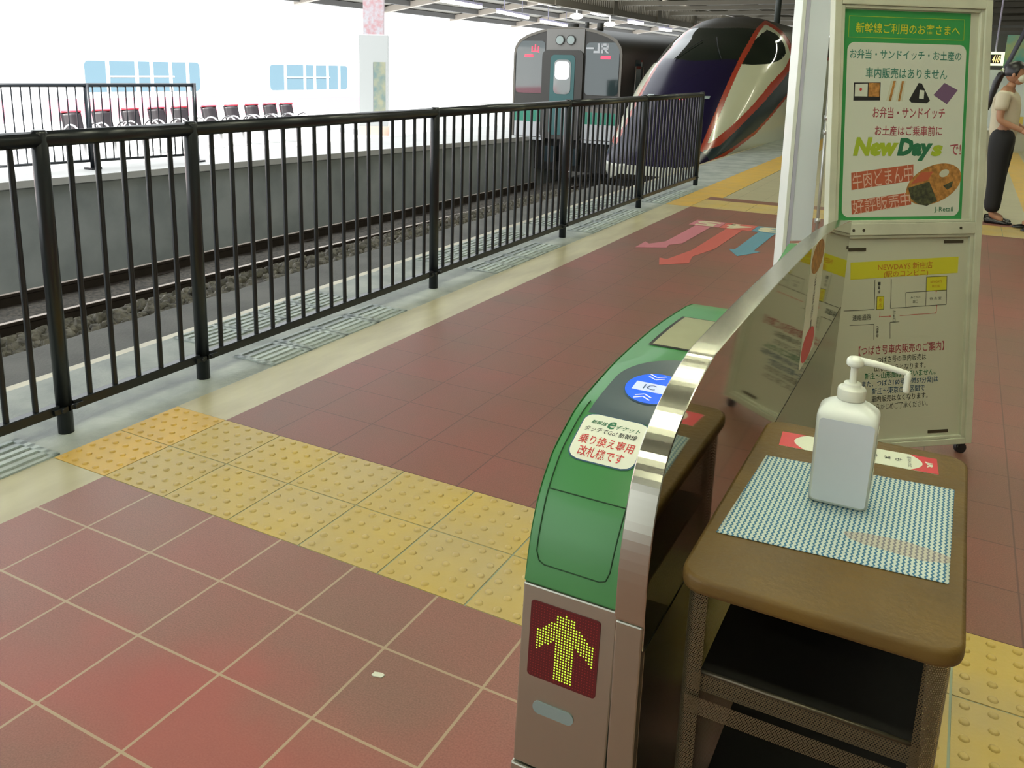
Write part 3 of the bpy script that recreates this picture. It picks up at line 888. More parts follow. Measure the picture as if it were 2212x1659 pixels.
b.tube([MBt @ (Vector(q) - Vector((0, 0, PD))) for q in ((.0735, .0062, .2440), (.0748, .0062, .238), (.0752, .0062, .215), (.0752, .0062, .2115))], [.0046, .0048, .0046, .0042], 12)
b.build('nozzle', m_pump, bot)

# ================================================================ NOTICE BOARD
YW, TL_ = R(50), R(8)
E_ = Vector((math.sin(YW), math.cos(YW), 0)); NB = Vector((-math.cos(YW), math.sin(YW), 0))
D_ = NB * math.sin(TL_) + Vector((0, 0, 1)) * math.cos(TL_)
C_ = E_.cross(D_)
O_ = Vector((2.227, 2.067, .04))
def basis(e, d, c, o): return Matrix(((e.x, d.x, c.x, o.x), (e.y, d.y, c.y, o.y), (e.z, d.z, c.z, o.z), (0, 0, 0, 1)))
S = basis(E_, D_, C_, O_)
nb = thing('notice_board', 'cream-framed standing notice board with a green shop poster above a map sheet', 'notice board', O_ + E_ * .33 - Vector((0, 0, .04)))
W_, H_ = .668, 1.735
b = MB()
for x0, y0, x1, y1 in ((0, 0, .030, H_), (W_ - .030, 0, W_, H_), (.03, 0, W_ - .03, .024), (.03, H_ - .035, W_ - .03, H_), (.03, .842, W_ - .03, .888)):
    b.box((x0, y0, -.032), (x1, y1, 0), 0, S)
fr = b.build('frame', m_frame, nb, .0025)
b = MB()
for xa, ya, xb, yb in ((.030, .024, W_ - .030, .842), (.030, .888, W_ - .030, H_ - .035)):
    for x0, y0, x1, y1 in ((xa, ya, xa + .016, yb), (xb - .016, ya, xb, yb), (xa + .016, ya, xb - .016, ya + .012), (xa + .016, yb - .012, xb - .016, yb)):
        b.box((x0, y0, -.026), (x1, y1, -.006), 0, S)
b.build('inner_frame', m_frame, nb, .0025)
MB().box((.03, .888, -.028), (W_ - .03, H_ - .035, -.018), 0, S).build('backing', m_paper, nb)
b = MB()
for x, y in ((.107, .862), (.150, .862)): b.tube([S @ Vector((x, y, 0)), S @ Vector((x, y, .002))], .0055, 10)
b.tube([S @ Vector((.571, .866, 0)), S @ Vector((.571, .866, .003))], .005, 10)
b.build('screw', m_bronze, nb)
b = MB()
for x in (.04, W_ - .04):
    b.tube([S @ Vector((x, -.018, -.027)), S @ Vector((x, -.018, -.005))], .021, 14)
    b.box((x - .012, -.012, -.03), (x + .012, .004, -.002), 0, S)
b.build('caster', m_dark, nb)
for x in (.34, W_ - .08):
    MB().tube([S @ Vector((x, 1.25, -.04)), Vector(((S @ Vector((x, 1.25, -.04))).x, (S @ Vector((x, 1.25, -.04))).y, 0)) + NB * .42 + Vector((0, 0, .01))], .011, 10).build('rear_leg', m_alu, nb)
MB().box((.3, 1.235, -.052), (W_ - .1, 1.265, -.032), 0, S).build('hinge_bar', m_alu, nb)
# upper poster
po = MB().box((.052, .900, -.018), (.586, 1.685, -.0172), 0, S).build('poster', m_postergreen, nb)
SP = S @ Matrix.Translation((0, 0, -.0170))
# bright rim and panel
b = MB()
b.prism(rrect(.066, .912, .573, 1.566, .030, 8), 0, .0003, SP, 0)
b.build('poster_panel', m_posterwhite, po)
b = MB()
for x0, y0, x1, y1 in ((.068, 1.583, .560, 1.585), (.068, 1.660, .560, 1.662), (.068, 1.583, .070, 1.662), (.558, 1.583, .560, 1.662)): b.box((x0, y0, 0), (x1, y1, .0004), 0, SP)
b.build('header_border', m_posterlime, po)
T = lambda s, x0, y0, x1, y1, m, par=po, **k: text(s, (x0, y0, x1, y1), SP, m, par, lift=.0008, **k)
T('新幹線ご利用のお客さまへ', .098, 1.600, .540, 1.639, m_posteryel, bold=.008)
T('お弁当・サンドイッチ・お土産の', .077, 1.505, .552, 1.541, m_textteal, bold=.012)
T('車内販売はありません', .145, 1.434, .494, 1.474, m_textteal, bold=.012)
T('お弁当・サンドイッチ', .181, 1.286, .491, 1.328, m_textbrown, bold=.012)
T('お土産はご乗車前に', .193, 1.220, .482, 1.258, m_textbrown, bold=.012)
T('New', .104, 1.143, .297, 1.214, m_posterlime, bold=.06, shear=.2)
T('Day', .291, 1.125, .446, 1.212, m_textgreen, bold=.06, shear=.2)
T('s', .437, 1.143, .489, 1.186, m_posterlime, bold=.06, shear=.2)
T('で!', .521, 1.148, .569, 1.190, m_textbrown, bold=.012)
T('J-Retail', .464, .924, .546, .948, m_textgreen, bold=.005)
def Q(poly, m, name, z=.0004, par=po): MB().prism(poly, .0003, .0003 + z, SP).build(name, m, par)
Q([(.104, 1.015), (.366, 1.050), (.364, 1.112), (.100, 1.080)], m_banner, 'banner')
Q([(.109, .922), (.362, .958), (.357, 1.005), (.104, .974)], m_banner, 'banner')
text('牛肉どまん中', (.106, 1.030, .362, 1.096), SP, m_bannertxt, po, rot=math.atan2(.035, .262), lift=.0010, bold=.0)
text('好評販売中', (.110, .936, .356, .992), SP, m_bannertxt, po, rot=math.atan2(.035, .262), lift=.0010, bold=.0)
# food pictures
Q([(.098, 1.350), (.210, 1.352), (.210, 1.419), (.098, 1.417)], m_black, 'lunch_box_picture')
Q([(.103, 1.366), (.156, 1.366), (.156, 1.414), (.103, 1.412)], m_posterwhite, 'lunch_box_picture', .0006)
Q([(.160, 1.366), (.206, 1.366), (.206, 1.417), (.160, 1.417)], m_food, 'lunch_box_picture', .0006)
Q([(.127 + .006 * math.cos(k), 1.392 + .006 * math.sin(k)) for k in (0, 1, 2, 3, 4, 5)], m_textred, 'lunch_box_picture', .0009)
Q([(.236, 1.350), (.262, 1.350), (.280, 1.426), (.254, 1.426)], m_paper, 'sandwich_picture')
Q([(.246, 1.350), (.256, 1.350), (.274, 1.426), (.264, 1.426)], m_food, 'sandwich_picture', .0006)
Q([(.278, 1.350), (.306, 1.350), (.316, 1.426), (.296, 1.426)], m_paper, 'sandwich_picture')
Q([(.286, 1.350), (.295, 1.350), (.309, 1.426), (.300, 1.426)], m_food, 'sandwich_picture', .0006)
Q([(.334, 1.356), (.344, 1.346), (.410, 1.344), (.424, 1.354), (.386, 1.418), (.372, 1.420)], m_black, 'rice_ball_picture')
Q([(.376, 1.362), (.396, 1.360), (.398, 1.392), (.378, 1.394)], m_posterwhite, 'rice_ball_picture', .0006)
Q([(.438, 1.376), (.498, 1.342), (.543, 1.396), (.484, 1.422)], m_purplebox, 'gift_box_picture')
ov = lambda cx_, cy_, rx, ry, a, n=40: [(cx_ + rx * math.cos(2 * math.pi * k / n) * math.cos(a) - ry * math.sin(2 * math.pi * k / n) * math.sin(a), cy_ + rx * math.cos(2 * math.pi * k / n) * math.sin(a) + ry * math.sin(2 * math.pi * k / n) * math.cos(a)) for k in range(n)]
Q(ov(.457, 1.036, .124, .072, R(20)), m_food, 'meal_picture', .0005)
Q([(.345, 1.022), (.436, 1.046), (.474, .972), (.43, .952), (.39, .96), (.36, .98)], m_fooddark, 'meal_picture', .0008)
Q([(.355, 1.035), (.43, 1.052), (.452, 1.085), (.40, 1.082)], m_banner, 'meal_picture', .0007)
Q(ov(.50, 1.078, .022, .014, R(20)), m_paper, 'meal_picture', .0008)
Q([(.498, 1.030), (.540, 1.048), (.536, 1.024), (.516, 1.014)], m_fooddark, 'meal_picture', .0008)
# lower sheet with the sketch map
sh = MB().box((.046, .036, -.020), (W_ - .046, .830, -.0185), 0, S).build('map_sheet', m_paper, nb)
SM = S @ Matrix.Translation((0, 0, -.0183))
def ln(x0, y0, x1, y1, m=m_textblack, w=.0018, mb=None):
    d = Vector((x1 - x0, y1 - y0)); l = d.length; q = Vector((-d.y, d.x)) / l * w / 2
    mb.add([SM @ Vector((x0 + q.x, y0 + q.y, .0006)), SM @ Vector((x0 - q.x, y0 - q.y, .0006)), SM @ Vector((x1 - q.x, y1 - q.y, .0006)), SM @ Vector((x1 + q.x, y1 + q.y, .0006))], [(0, 1, 2, 3)])
b = MB()
for q in ((.219, .669, .221, .554), (.221, .554, .090, .552), (.291, .670, .291, .556), (.291, .556, .537, .564), (.537, .564, .535, .676), (.535, .676, .444, .675), (.444, .675, .446, .562), (.356, .616, .536, .621), (.356, .616, .359, .558), (.117, .494, .222, .496), (.222, .496, .224, .435), (.332, .502, .292, .501), (.292, .501, .295, .436), (.231, .604, .261, .604), (.261, .604, .261, .553), (.261, .553, .231, .553), (.231, .553, .231, .604)): ln(*q, mb=b)
b.build('map_line', m_textblack, sh)
b = MB()
for q in ((.246, .545, .246, .528), (.250, .525, .288, .525), (.333, .526, .488, .531), (.495, .534, .495, .556), (.490, .615, .490, .606)): ln(*q, w=.0016, mb=b)
for x, y, dx, dy in ((.246, .524, 0, -1), (.292, .525, 1, 0), (.491, .531, 1, 0), (.495, .560, 0, 1), (.490, .618, 0, 1)):
    b.add([SM @ Vector((x + dx * .004, y + dy * .004, .0006)), SM @ Vector((x - dx * .003 + dy * .003, y - dy * .003 + dx * .003, .0006)), SM @ Vector((x - dx * .003 - dy * .003, y - dy * .003 - dx * .003, .0006))], [(0, 1, 2)])
b.build('map_arrow', m_textred, sh)
b = MB()
b.prism([(.114, .672), (.582, .688), (.583, .752), (.112, .738)], 0, .0004, SM)
b.prism([(.446, .620), (.535, .622), (.534, .675), (.446, .674)], 0, .0004, SM)
b.prism([(.232, .554), (.260, .554), (.260, .603), (.232, .603)], 0, .0004, SM)
b.build('yellow_bar', m_posteryel, sh)
SR = math.atan2(.008, .37)
TM = lambda s, x0, y0, x1, y1, m, **k: text(s, (x0, y0, x1, y1), SM, m, sh, lift=.0009, rot=SR, **k)
TM('NEWDAYS 新庄店', .230, .706, .468, .734, m_textorange, bold=.01)
TM('(駅のコンビニ)', .256, .676, .450, .704, m_textorange, bold=.01)
TM('連絡通路', .128, .513, .208, .536, m_textblack)
TM('みどりの', .378, .592, .420, .601, m_textblack)
TM('窓口', .388, .575, .410, .587, m_textblack)
TM('待 合 室', .462, .583, .514, .595, m_textblack)
TM('NEWDAYS', .462, .651, .512, .660, m_textorange)
TM('新庄店', .470, .633, .504, .643, m_textorange)
vtext('1番線', .238, .660, .0125, SM @ Matrix.Translation((0, 0, .0004)), m_textblack, sh)
vtext('2番線', .238, .488, .0125, SM @ Matrix.Translation((0, 0, .0004)), m_textblack, sh)
vtext('売店', .246, .596, .0150, SM @ Matrix.Translation((0, 0, .0006)), m_textorange, sh)
vtext('改札口', .309, .547, .0125, SM @ Matrix.Translation((0, 0, .0004)), m_textblack, sh)
TM('【つばさ号車内販売のご案内】', .160, .378, .536, .415, m_textbrown, bold=.008)
TM('つばさ号の車内販売は', .242, .344, .458, .370, m_textblack)
TM('山形駅からとなります。', .232, .310, .457, .336, m_textblack)
TM('新庄～山形間はございません。', .190, .281, .503, .308, m_textgreen, bold=.01)
TM('また、つばさ160号(19時57分発)は', .180, .248, .516, .276, m_textnavy, bold=.008)
TM('新庄～東京の全区間で', .224, .219, .458, .246, m_textnavy, bold=.008)
TM('車内販売はなくなります。', .224, .188, .472, .214, m_textblack, bold=.005)
TM('あらかじめご了承ください。', .224, .156, .474, .182, m_textblack)
b = MB()
for q in ((.561, .445, .558, .110), (.140, .103, .558, .120), (.561, .445, .17, .433)): ln(*q, w=.001, mb=b)
b.build('sheet_edge', m_frame, sh)
for x0, y0, x1 in ((.100, .782, .175), (.515, .806, .600), (.480, .048, .570)): MB().box((x0, y0, 0), (x1, y0 + .012, .002), 0, SM).build('clip', m_bronze, nb)

# ---------------------------------------------------------------- slim upright panel behind the board
t2 = R(2)
D2 = NB * math.sin(t2) + Vector((0, 0, 1)) * math.cos(t2)
O2 = Vector((2.227, 2.067, .04)) + E_ * .09 + NB * .555
S2 = basis(E_, D2, E_.cross(D2), O2)
pn = thing('slim_panel', 'tall slim glossy white panel with a silver edge behind the notice board', 'panel', (O2.x, O2.y, 0))
MB().box((.038, .72, -.05), (.138, 2.05, -.002), 0, S2).build('glossy_face', m_glossy, pn, .002)
MB().box((0, -.035, -.06), (.018, 2.07, .004), 0, S2).build('edge_trim', m_bottle, pn, .002)
MB().box((.019, .70, -.055), (.037, 2.07, .002), 0, S2).build('edge_strip', m_lav, pn, .002)
MB().box((.018, -.035, -.06), (.142, .70, -.001), 0, S2).build('lower_panel', m_frame, pn, .002)
b = MB()
b.tube([S2 @ Vector((.154, .55, .01)), S2 @ Vector((.151, 1.50, .01))], .0065, 10)
b.tube([S2 @ Vector((.154, -.03, .01)), S2 @ Vector((.154, .75, .01))], .009, 10)
for zz in (.74, .80, 1.18, 1.24): b.tube([S2 @ Vector((.153, zz, .01)), S2 @ Vector((.153, zz + .02, .01))], .012, 10)
b.build('support_tube', m_alu, pn)


# ================================================================ PURPLE AND WHITE EXPRESS TRAIN
def herm(xs, ys, x):
    n = len(xs)
    h = [xs[i + 1] - xs[i] for i in range(n - 1)]; d = [(ys[i + 1] - ys[i]) / h[i] for i in range(n - 1)]
    m = [d[0]] + [0] * (n - 2) + [0]
    for i in range(1, n - 1):
        if d[i - 1] * d[i] > 0:
            w1 = 2 * h[i] + h[i - 1]; w2 = h[i] + 2 * h[i - 1]; m[i] = (w1 + w2) / (w1 / d[i - 1] + w2 / d[i])
    x = min(max(x, xs[0]), xs[-1]); i = 0
    while i < n - 2 and x > xs[i + 1]: i += 1
    t = (x - xs[i]) / h[i]
    return (2 * t ** 3 - 3 * t * t + 1) * ys[i] + (t ** 3 - 2 * t * t + t) * h[i] * m[i] + (-2 * t ** 3 + 3 * t * t) * ys[i + 1] + (t ** 3 - t * t) * h[i] * m[i + 1]
def lin(xs, ys, x):
    if x <= xs[0]: return ys[0]
    for i in range(len(xs) - 1):
        if x <= xs[i + 1]: return ys[i] + (ys[i + 1] - ys[i]) * (x - xs[i]) / (xs[i + 1] - xs[i])
    return ys[-1]
TS = [0, .08, .25, .6, 1.2, 2.0, 3.0, 4.0, 5.0, 6.2, 30]
TW = [.55, .74, .88, 1.0, 1.12, 1.24, 1.35, 1.43, 1.465, 1.475, 1.475]
TT = [-.26, -.16, -.04, .16, .62, 1.20, 1.80, 2.19, 2.54, 2.71, 2.71]
TM_ = [-.30, -.28, -.25, -.20, -.05, .18, .50, .75, .95, 1.0, 1.0]
TB = [-.42, -.50, -.55, -.58, -.62, -.66, -.7, -.72, -.75, -.75, -.75]
TN = [2.2, 2.2, 2.2, 2.3, 2.3, 2.3, 2.35, 2.4, 2.5, 2.8, 2.8]
XC, YT = -2.45, 14.05
def sec(s): return [herm(TS, a, s) for a in (TW, TT, TM_, TB, TN)]
def spt(q, v):
    w, zt, zm, zb, n = q
    if v < .3:
        t = v / .3; return w * (.86 + .14 * math.sin(t * math.pi / 2) ** .8), zb + (zm - zb) * t
    f = (v - .3) / .7 * math.pi / 2
    return w * max(0, math.cos(f)) ** (2 / n), zm + (zt - zm) * math.sin(f) ** (2 / n)
def inpoly(x, y, P):
    c = False
    for i in range(len(P)):
        (x0, y0), (x1, y1) = P[i - 1], P[i]
        if (y0 > y) != (y1 > y) and x < (x1 - x0) * (y - y0) / (y1 - y0) + x0: c = not c
    return c
SW = [(3.02, 1.62), (3.34, 1.605), (4.0, 1.635), (4.5, 1.70), (4.95, 1.78), (5.25, 1.88), (5.38, 2.02), (5.40, 2.16), (5.34, 2.30), (5.18, 2.38), (4.7, 2.27), (4.1, 2.06), (3.55, 1.83)]
def region(s, x, z):
    """0 white 1 red 2 dark 3 beige 4 purple 5 windscreen 6 side window 7 roof"""
    hi = lin([0, .8, 1.5, 2.9, 3.6, 5.2, 6.0], [.84, .80, .80, .80, .77, .71, .68], s)
    ho = lin([0, 1, 1.7, 3, 3.8, 5.45, 6.2], [.86, .88, .89, .88, .86, .78, .74], s)
    zd = lin([0, .31, 1.11, 2.81, 4.28, 5.68, 6.6, 7.6], [-.25, -.19, -.04, .32, .78, 1.15, 1.5, 1.9], s)
    if s < .62: return 4 if z > zd else 0
    zr = lin([.62, 1.07, 2.4, 4.13, 5.2, 5.91], [.04, .12, .60, 1.17, 1.48, 1.72], s)
    zb = lin([.9, 1.19, 2.43, 3.75, 5.0, 5.49], [.17, .29, .75, 1.25, 1.60, 1.80], s)
    if z < zd - .075: return 0
    if z < zd: return 1 if s > .5 else 0
    if s > 6.25: return 7 if z > 1.6 else (2 if z < zd + .5 else 0)
    if x < hi:
        if 2.74 + .42 * (x / hi) ** 2 < s < 4.5 + .33 * (x / hi) ** 2: return 5
        return 4 if s < 4.5 + .33 * (x / hi) ** 2 else 7
    if x < ho and s < 5.9: return 1
    sr = 5.50 + .10 * math.sin(max(0, min(1, (z - 1.6) / .9)) * math.pi)
    so = sr + .36
    if z < zr: return 2
    if s > so: return 7 if z > 1.9 else 2
    if s > sr: return 1
    if z < zb: return 1
    if z > 2.50: return 1
    if inpoly(s, z, SW): return 6
    return 3
m_tw = mat('train_white', (.64, .65, .55), .2, coat=.3)
m_tr = mat('train_red', (.40, .045, .02), .25, coat=.2)
m_td = mat('train_dark', (.022, .035, .042), .2, coat=.1, spec=.4)
m_tbg = mat('train_ivory', (.62, .63, .47), .2, coat=.4)
m_tp = mat('train_purple', (.012, .008, .032), .22, coat=.0, spec=.25)
m_tg = mat('train_glass', (.008, .014, .009), .05, spec=.45)
m_tro = mat('train_roof', (.05, .045, .035), .45)
m_lampred = mat('lamp_red', (.7, .02, .03), .2, emit=(1, .02, .05), estr=3.5)
m_lampgrey = mat('lamp_clear', (.35, .42, .40), .1)
ex = thing('express_train', 'streamlined purple, ivory and white express train with red outlines beyond the railing', 'train', (XC, YT, -1.17))
SV = [0, .01, .03, .06, .1] + [.1 + .0160 * k for k in range(1, 400)]
SV = SV + [6.9, 7.4, 8.5, 10, 14, 20, 25]
NV = 190
secs = [sec(s) for s in SV]
pts = [[spt(q, k / NV) for k in range(NV + 1)] for q in secs]
mbs = {k: MB() for k in ('body', 'windscreen', 'side_window')}
vmap = {k: {} for k in ('body', 'windscreen', 'side_window', 'side_window2')}
mbs['side_window2'] = MB()
def vid(key, i, k, sg):
    q = vmap[key].get((i, k, sg))
    if q is None:
        x, z = pts[i][k]; q = len(mbs[key].v); mbs[key].v.append((XC + sg * x, YT + SV[i], z)); vmap[key][(i, k, sg)] = q
    return q
for i in range(len(SV) - 1):
    for k in range(NV):
        x = (pts[i][k][0] + pts[i][k + 1][0] + pts[i + 1][k][0] + pts[i + 1][k + 1][0]) / 4
        z = (pts[i][k][1] + pts[i][k + 1][1] + pts[i + 1][k][1] + pts[i + 1][k + 1][1]) / 4
        rg = region((SV[i] + SV[i + 1]) / 2, x, z)
        for sg in (1, -1):
            key = 'windscreen' if rg == 5 else (('side_window' if sg > 0 else 'side_window2') if rg == 6 else 'body')
            sgk = sg
            f = [vid(key, i, k, sgk), vid(key, i + 1, k, sgk), vid(key, i + 1, k + 1, sgk), vid(key, i, k + 1, sgk)]
            if sg < 0: f = f[::-1]
            mbs[key].f.append(tuple(f)); mbs[key].m.append({0: 0, 1: 1, 2: 2, 3: 3, 4: 4, 7: 5}.get(rg, 0)); mbs[key].s.append(True)
# front closing cap and floor of the nose
b = mbs['body']
cap = [(XC + x, YT, z) for x, z in pts[0]] + [(XC - x, YT, z) for x, z in pts[0][::-1]]
b.add(cap, [tuple(range(len(cap)))], 0, True)
ub = [[Vector((XC + sg * spt(q, 0)[0], YT + s, spt(q, 0)[1])) for sg in (-1, 1)] for q, s in zip(secs, SV)]
b.grid(ub, 5, False)
b.build('body', [m_tw, m_tr, m_td, m_tbg, m_tp, m_tro], ex)
mbs['windscreen'].build('windscreen', m_tg, ex)
mbs['side_window'].build('side_window', m_tg, ex)
mbs['side_window2'].build('side_window', m_tg, ex)
MB().box((XC - 1.1, YT + 1.6, -1.12), (XC + 1.1, YT + 24, -.66)).build('undercarriage', m_black, ex)
b = MB(); b.prism([(XC - .75, YT + .9), (XC + .75, YT + .9), (XC + 1.0, YT + 1.8), (XC - 1.0, YT + 1.8)], -1.05, -.60); b.build('snow_plough', m_black, ex)
def on_nose(x, z0):
    """y on the nose centre surface at height z0"""
    lo, hi_ = 0, 6
    for _ in range(40):
        mid = (lo + hi_) / 2
        w, zt, zm, zb, n = sec(mid)
        zz = zm + (zt - zm) * (max(0, 1 - (abs(x) / w) ** n)) ** (1 / n)
        if zz < z0: lo = mid
        else: hi_ = mid
    return YT + lo
def nose_quad(x0, x1, z0, z1, m, name, lift=.012, par=None):
    mb = MB()
    mb.grid([[Vector((XC + x, on_nose(x, z) - lift, z + lift)) for x in (x0, (x0 + x1) / 2, x1)] for z in (z0, (z0 + z1) / 2, z1)], 0, True)
    return mb.build(name, m, par or ex)
for x in (-.165, .10, .155): nose_quad(x - .018, x + .018, .90, .985, m_lampred, 'tail_lamp')
for x in (-.55, .55): nose_quad(x - .07, x + .07, .93, .98, m_lampgrey, 'headlamp')
b = MB()
for x0, z0, x1, z1 in ((-.45, 1.68, -.12, 2.08), (.50, 1.70, .12, 2.16)):
    b.tube([Vector((XC + x0 + (x1 - x0) * t / 4, on_nose(x0 + (x1 - x0) * t / 4, z0 + (z1 - z0) * t / 4) - .02, z0 + (z1 - z0) * t / 4 + .02)) for t in range(5)], .008, 6)
b.build('wiper', m_black, ex)

# ================================================================ GREEN-BANDED LOCAL TRAIN
KP = .018
KM = Matrix(((math.cos(KP), math.sin(KP), 0, -5.905), (-math.sin(KP), math.cos(KP), 0, 18.192), (0, 0, 1, -1.17), (0, 0, 0, 1)))
kt = thing('local_train', 'silver local train with a green band, black windows and gangway door', 'train', (-5.905, 18.192, -1.17))
m_sil = mat('train_silver', (.14, .13, .11), .4, metal=.5)
m_kgreen = mat('band_green', (.015, .24, .15), .35)
m_kwhite = mat('lower_white', (.56, .58, .60), .4)
m_kdark = mat('train_side_dark', (.05, .048, .042), .5)
m_kglass = mat('cab_glass', (.03, .05, .05), .04, spec=1.)
m_teal = mat('door_teal', (.03, .13, .13), .4)
m_kbox = mat('lamp_box', (.22, .215, .20), .4)
KF = KM @ Matrix(((1, 0, 0, 0), (0, 0, -1, 0), (0, 1, 0, 0), (0, 0, 0, 1)))   # x, height, out of the front
oc = [(-1.4, .95), (-1.4, 2.95), (-1.36, 3.13), (-1.25, 3.28), (-1.05, 3.39), (-.7, 3.50), (-.35, 3.56), (0, 3.58)]
oc = oc + [(-x, y) for x, y in oc[::-1][1:]]
b = MB()
b.grid([[KM @ Vector((x, y0, z)) for x, z in oc] for y0 in (.03, 20)], 0, True)
b.prism(oc[::-1], -.06, -.03, KF)
bd = b.build('body', m_kdark, kt)
b = MB()
ic = [(x * .965, .95 + (z - .95) * .978) for x, z in oc]
for i in range(len(oc) - 1):
    b.add([KF @ Vector((*oc[i], .0)), KF @ Vector((*oc[i + 1], .0)), KF @ Vector((*ic[i + 1], .0)), KF @ Vector((*ic[i], .0))], [(0, 1, 2, 3)])
b.add([KF @ Vector((q[0], q[1], zz)) for zz in (0, -.06) for q in oc], [(i, i + 1, i + 1 + len(oc), i + len(oc)) for i in range(len(oc) - 1)])
b.build('front_rim', m_sil, kt)
MB().prism(ic[::-1], -.03, -.012, KF).build('front_face', m_kdark, kt)
def kf(x0, z0, x1, z1, d0, d1, m, name, par=kt, r=0):
    return MB().prism(rrect(x0, z0, x1, z1, r, 5) if r else [(x0, z0), (x1, z0), (x1, z1), (x0, z1)], d0, d1, KF).build(name, m, par)
for x0, x1 in ((-1.33, -.56), (.50, 1.33)):
    kf(x0, 2.02, x1, 3.25 if x0 < 0 else 3.22, -.012, -.004, m_kglass, 'cab_window', r=.10)
    kf(x0, 1.62, x1, 1.74, -.012, -.002, m_sil, 'pale_stripe')
    kf(x0, 1.34, x1, 1.62, -.012, .0, m_kgreen, 'green_band')
    kf(x0, .98, x1, 1.34, -.012, -.002, m_kwhite, 'lower_panel')
    kf(x0, .90, x1, .96, -.06, .05, m_kwhite, 'step')
    kf(x0, 1.74, x1, 2.00, -.012, -.003, m_kdark, 'dark_panel')
kf(-.52, 2.98, .46, 3.52, -.012, .02, m_kbox, 'lamp_box')
for x in (-.16, .12):
    hl = MB().tube([KF @ Vector((x, 3.27, .02)), KF @ Vector((x, 3.27, .05))], .115, 20).build('headlamp', m_kdark, kt)
    MB().tube([KF @ Vector((x, 3.27, .05)), KF @ Vector((x, 3.27, .055))], .095, 20).build('lens', m_lampgrey, hl)
kf(-.60, .95, .46, 3.04, -.012, .06, m_kdark, 'gangway_surround', r=.14)
kf(-.37, 1.05, .26, 2.93, .05, .07, m_teal, 'gangway_door', r=.10)
kf(-.27, 2.02, .17, 2.82, .065, .078, mat('door_glass', (.20, .22, .21), .05, spec=1.), 'door_window', r=.12)
kf(-.24, 2.36, .13, 2.78, .076, .082, mat('door_glass_glow', (.85, .88, .9), .2, emit=(.9, .95, 1), estr=.55), 'daylight_pane', r=.1)  # pane given its own glow, standing for daylight behind the door glass
text('山', (-.92, 2.98, -.72, 3.16), KF, m_lampred, kt, 'destination_sign', bold=.02, lift=.004)
kf(-1.10, 2.875, -.87, 2.925, -.004, .006, m_lampred, 'tail_lamp', r=.015)
kf(.88, 2.85, 1.12, 2.915, -.004, .006, m_lampred, 'tail_lamp', r=.015)
jr_mark(KF, m_kwhite, kt, .72, 2.98, .22, 'emblem', lift=.002, depth=.004)
MB().box((.50, 3.07, .002), (.70, 3.11, .005), 0, KF).build('emblem', m_kwhite, kt)
for x, z, w, h in ((-.42, .60, .26, .38), (.10, .55, .30, .40)): MB().box((x, z - .2, -.1), (x + w, z + h - .2, .12), 0, KF).build('coupler_box', m_td, kt)
MB().box((-1.2, -2.3, .18), (1.2, -1.2, .9), 0, KM @ Matrix.Diagonal((1, -1, 1, 1))).build('bogie', m_black, kt)
MB().box((-1.15, .3, .16), (1.15, 19.8, .92), 0, KM).build('underframe', m_black, kt)
for x, w, h in ((-.08, .28, .10), (.28, .10, .14), (.62, .16, .12)):
    MB().tube([KM @ Vector((x, .5, 3.50)), KM @ Vector((x, .5, 3.56 + h))], w / 2, 12).build('roof_horn', m_kdark, kt)
for y0 in (.9, 2.6, 5.2, 7.0):
    MB().box((1.395, y0, 2.0), (1.41, y0 + (.45 if y0 < 1 else 1.3), 2.85), 0, KM).build('side_window', m_kglass, kt)
b = MB()
for y0 in (.85, 1.38): b.tube([KM @ Vector((1.43, y0, 1.7)), KM @ Vector((1.43, y0, 2.7))], .015, 6)
b.build('grab_rail', m_alu, kt)

# ================================================================ ACROSS THE TRACKS
tm = R(0)
FPH = .07
FM = Matrix(((math.sin(FPH), -math.cos(FPH), 0, -16.832), (math.cos(FPH), math.sin(FPH), 0, 21.746), (0, 0, 1, 0), (0, 0, 0, 1)))   # x along, y away, z up
m_fw = mat('far_train_white', (.75, .75, .75), .3)
m_fr = mat('far_train_red', (.60, .19, .25), .35)
m_fgl = mat('far_train_glass', (.10, .16, .20), .04, spec=1.)
ft = thing('far_train', 'white railcar with a red lower band and wide windows beyond the far platform', 'train', (-16.83, 21.75, -1.2))
b = MB(); b.box((-30, 0, -.25), (3.35, 2.8, 2.45), 0, FM); b.build('body', m_fw, ft, .08)
MB().box((-30, -.012, -.12), (-1.5, 0, .42), 0, FM).build('red_band', m_fr, ft)
MB().box((-1.4, -.012, -.12), (3.3, 0, .30), 0, FM).build('red_band', m_fr, ft)
for x0, x1, z0, z1 in ((-8.0, -4.34, .58, 1.38), (-1.58, 2.09, .56, 1.36)):
    w = MB().prism(rrect(x0, z0, x1, z1, .12), 0, .01, FM @ Matrix(((1, 0, 0, 0), (0, 0, -1, -.004), (0, 1, 0, 0), (0, 0, 0, 1)))).build('window', m_fgl, ft)
    b = MB()
    for t in (.18, .42, .55, .72, .88): b.box((x0 + (x1 - x0) * t - .05, -.03, z0), (x0 + (x1 - x0) * t + .05, -.012, z1), 0, FM)
    b.box((x0 + .7, -.03, (z0 + z1) / 2 - .02), (x1 - .9, -.013, (z0 + z1) / 2 + .02), 0, FM)
    b.build('window_frame', m_fw, w)
for x0 in (-3.6, -10.0):
    d = MB().box((x0, -.02, -.2), (x0 + .9, 0, 1.75), 0, FM).build('door', m_fw, ft)
    MB().box((x0 + .2, -.03, .8), (x0 + .7, -.02, 1.5), 0, FM).build('pane', m_oppfloor, d)
MB().box((-29, .3, -1.15), (2.8, 2.5, -.25), 0, FM).build('undercarriage', m_black, ft)

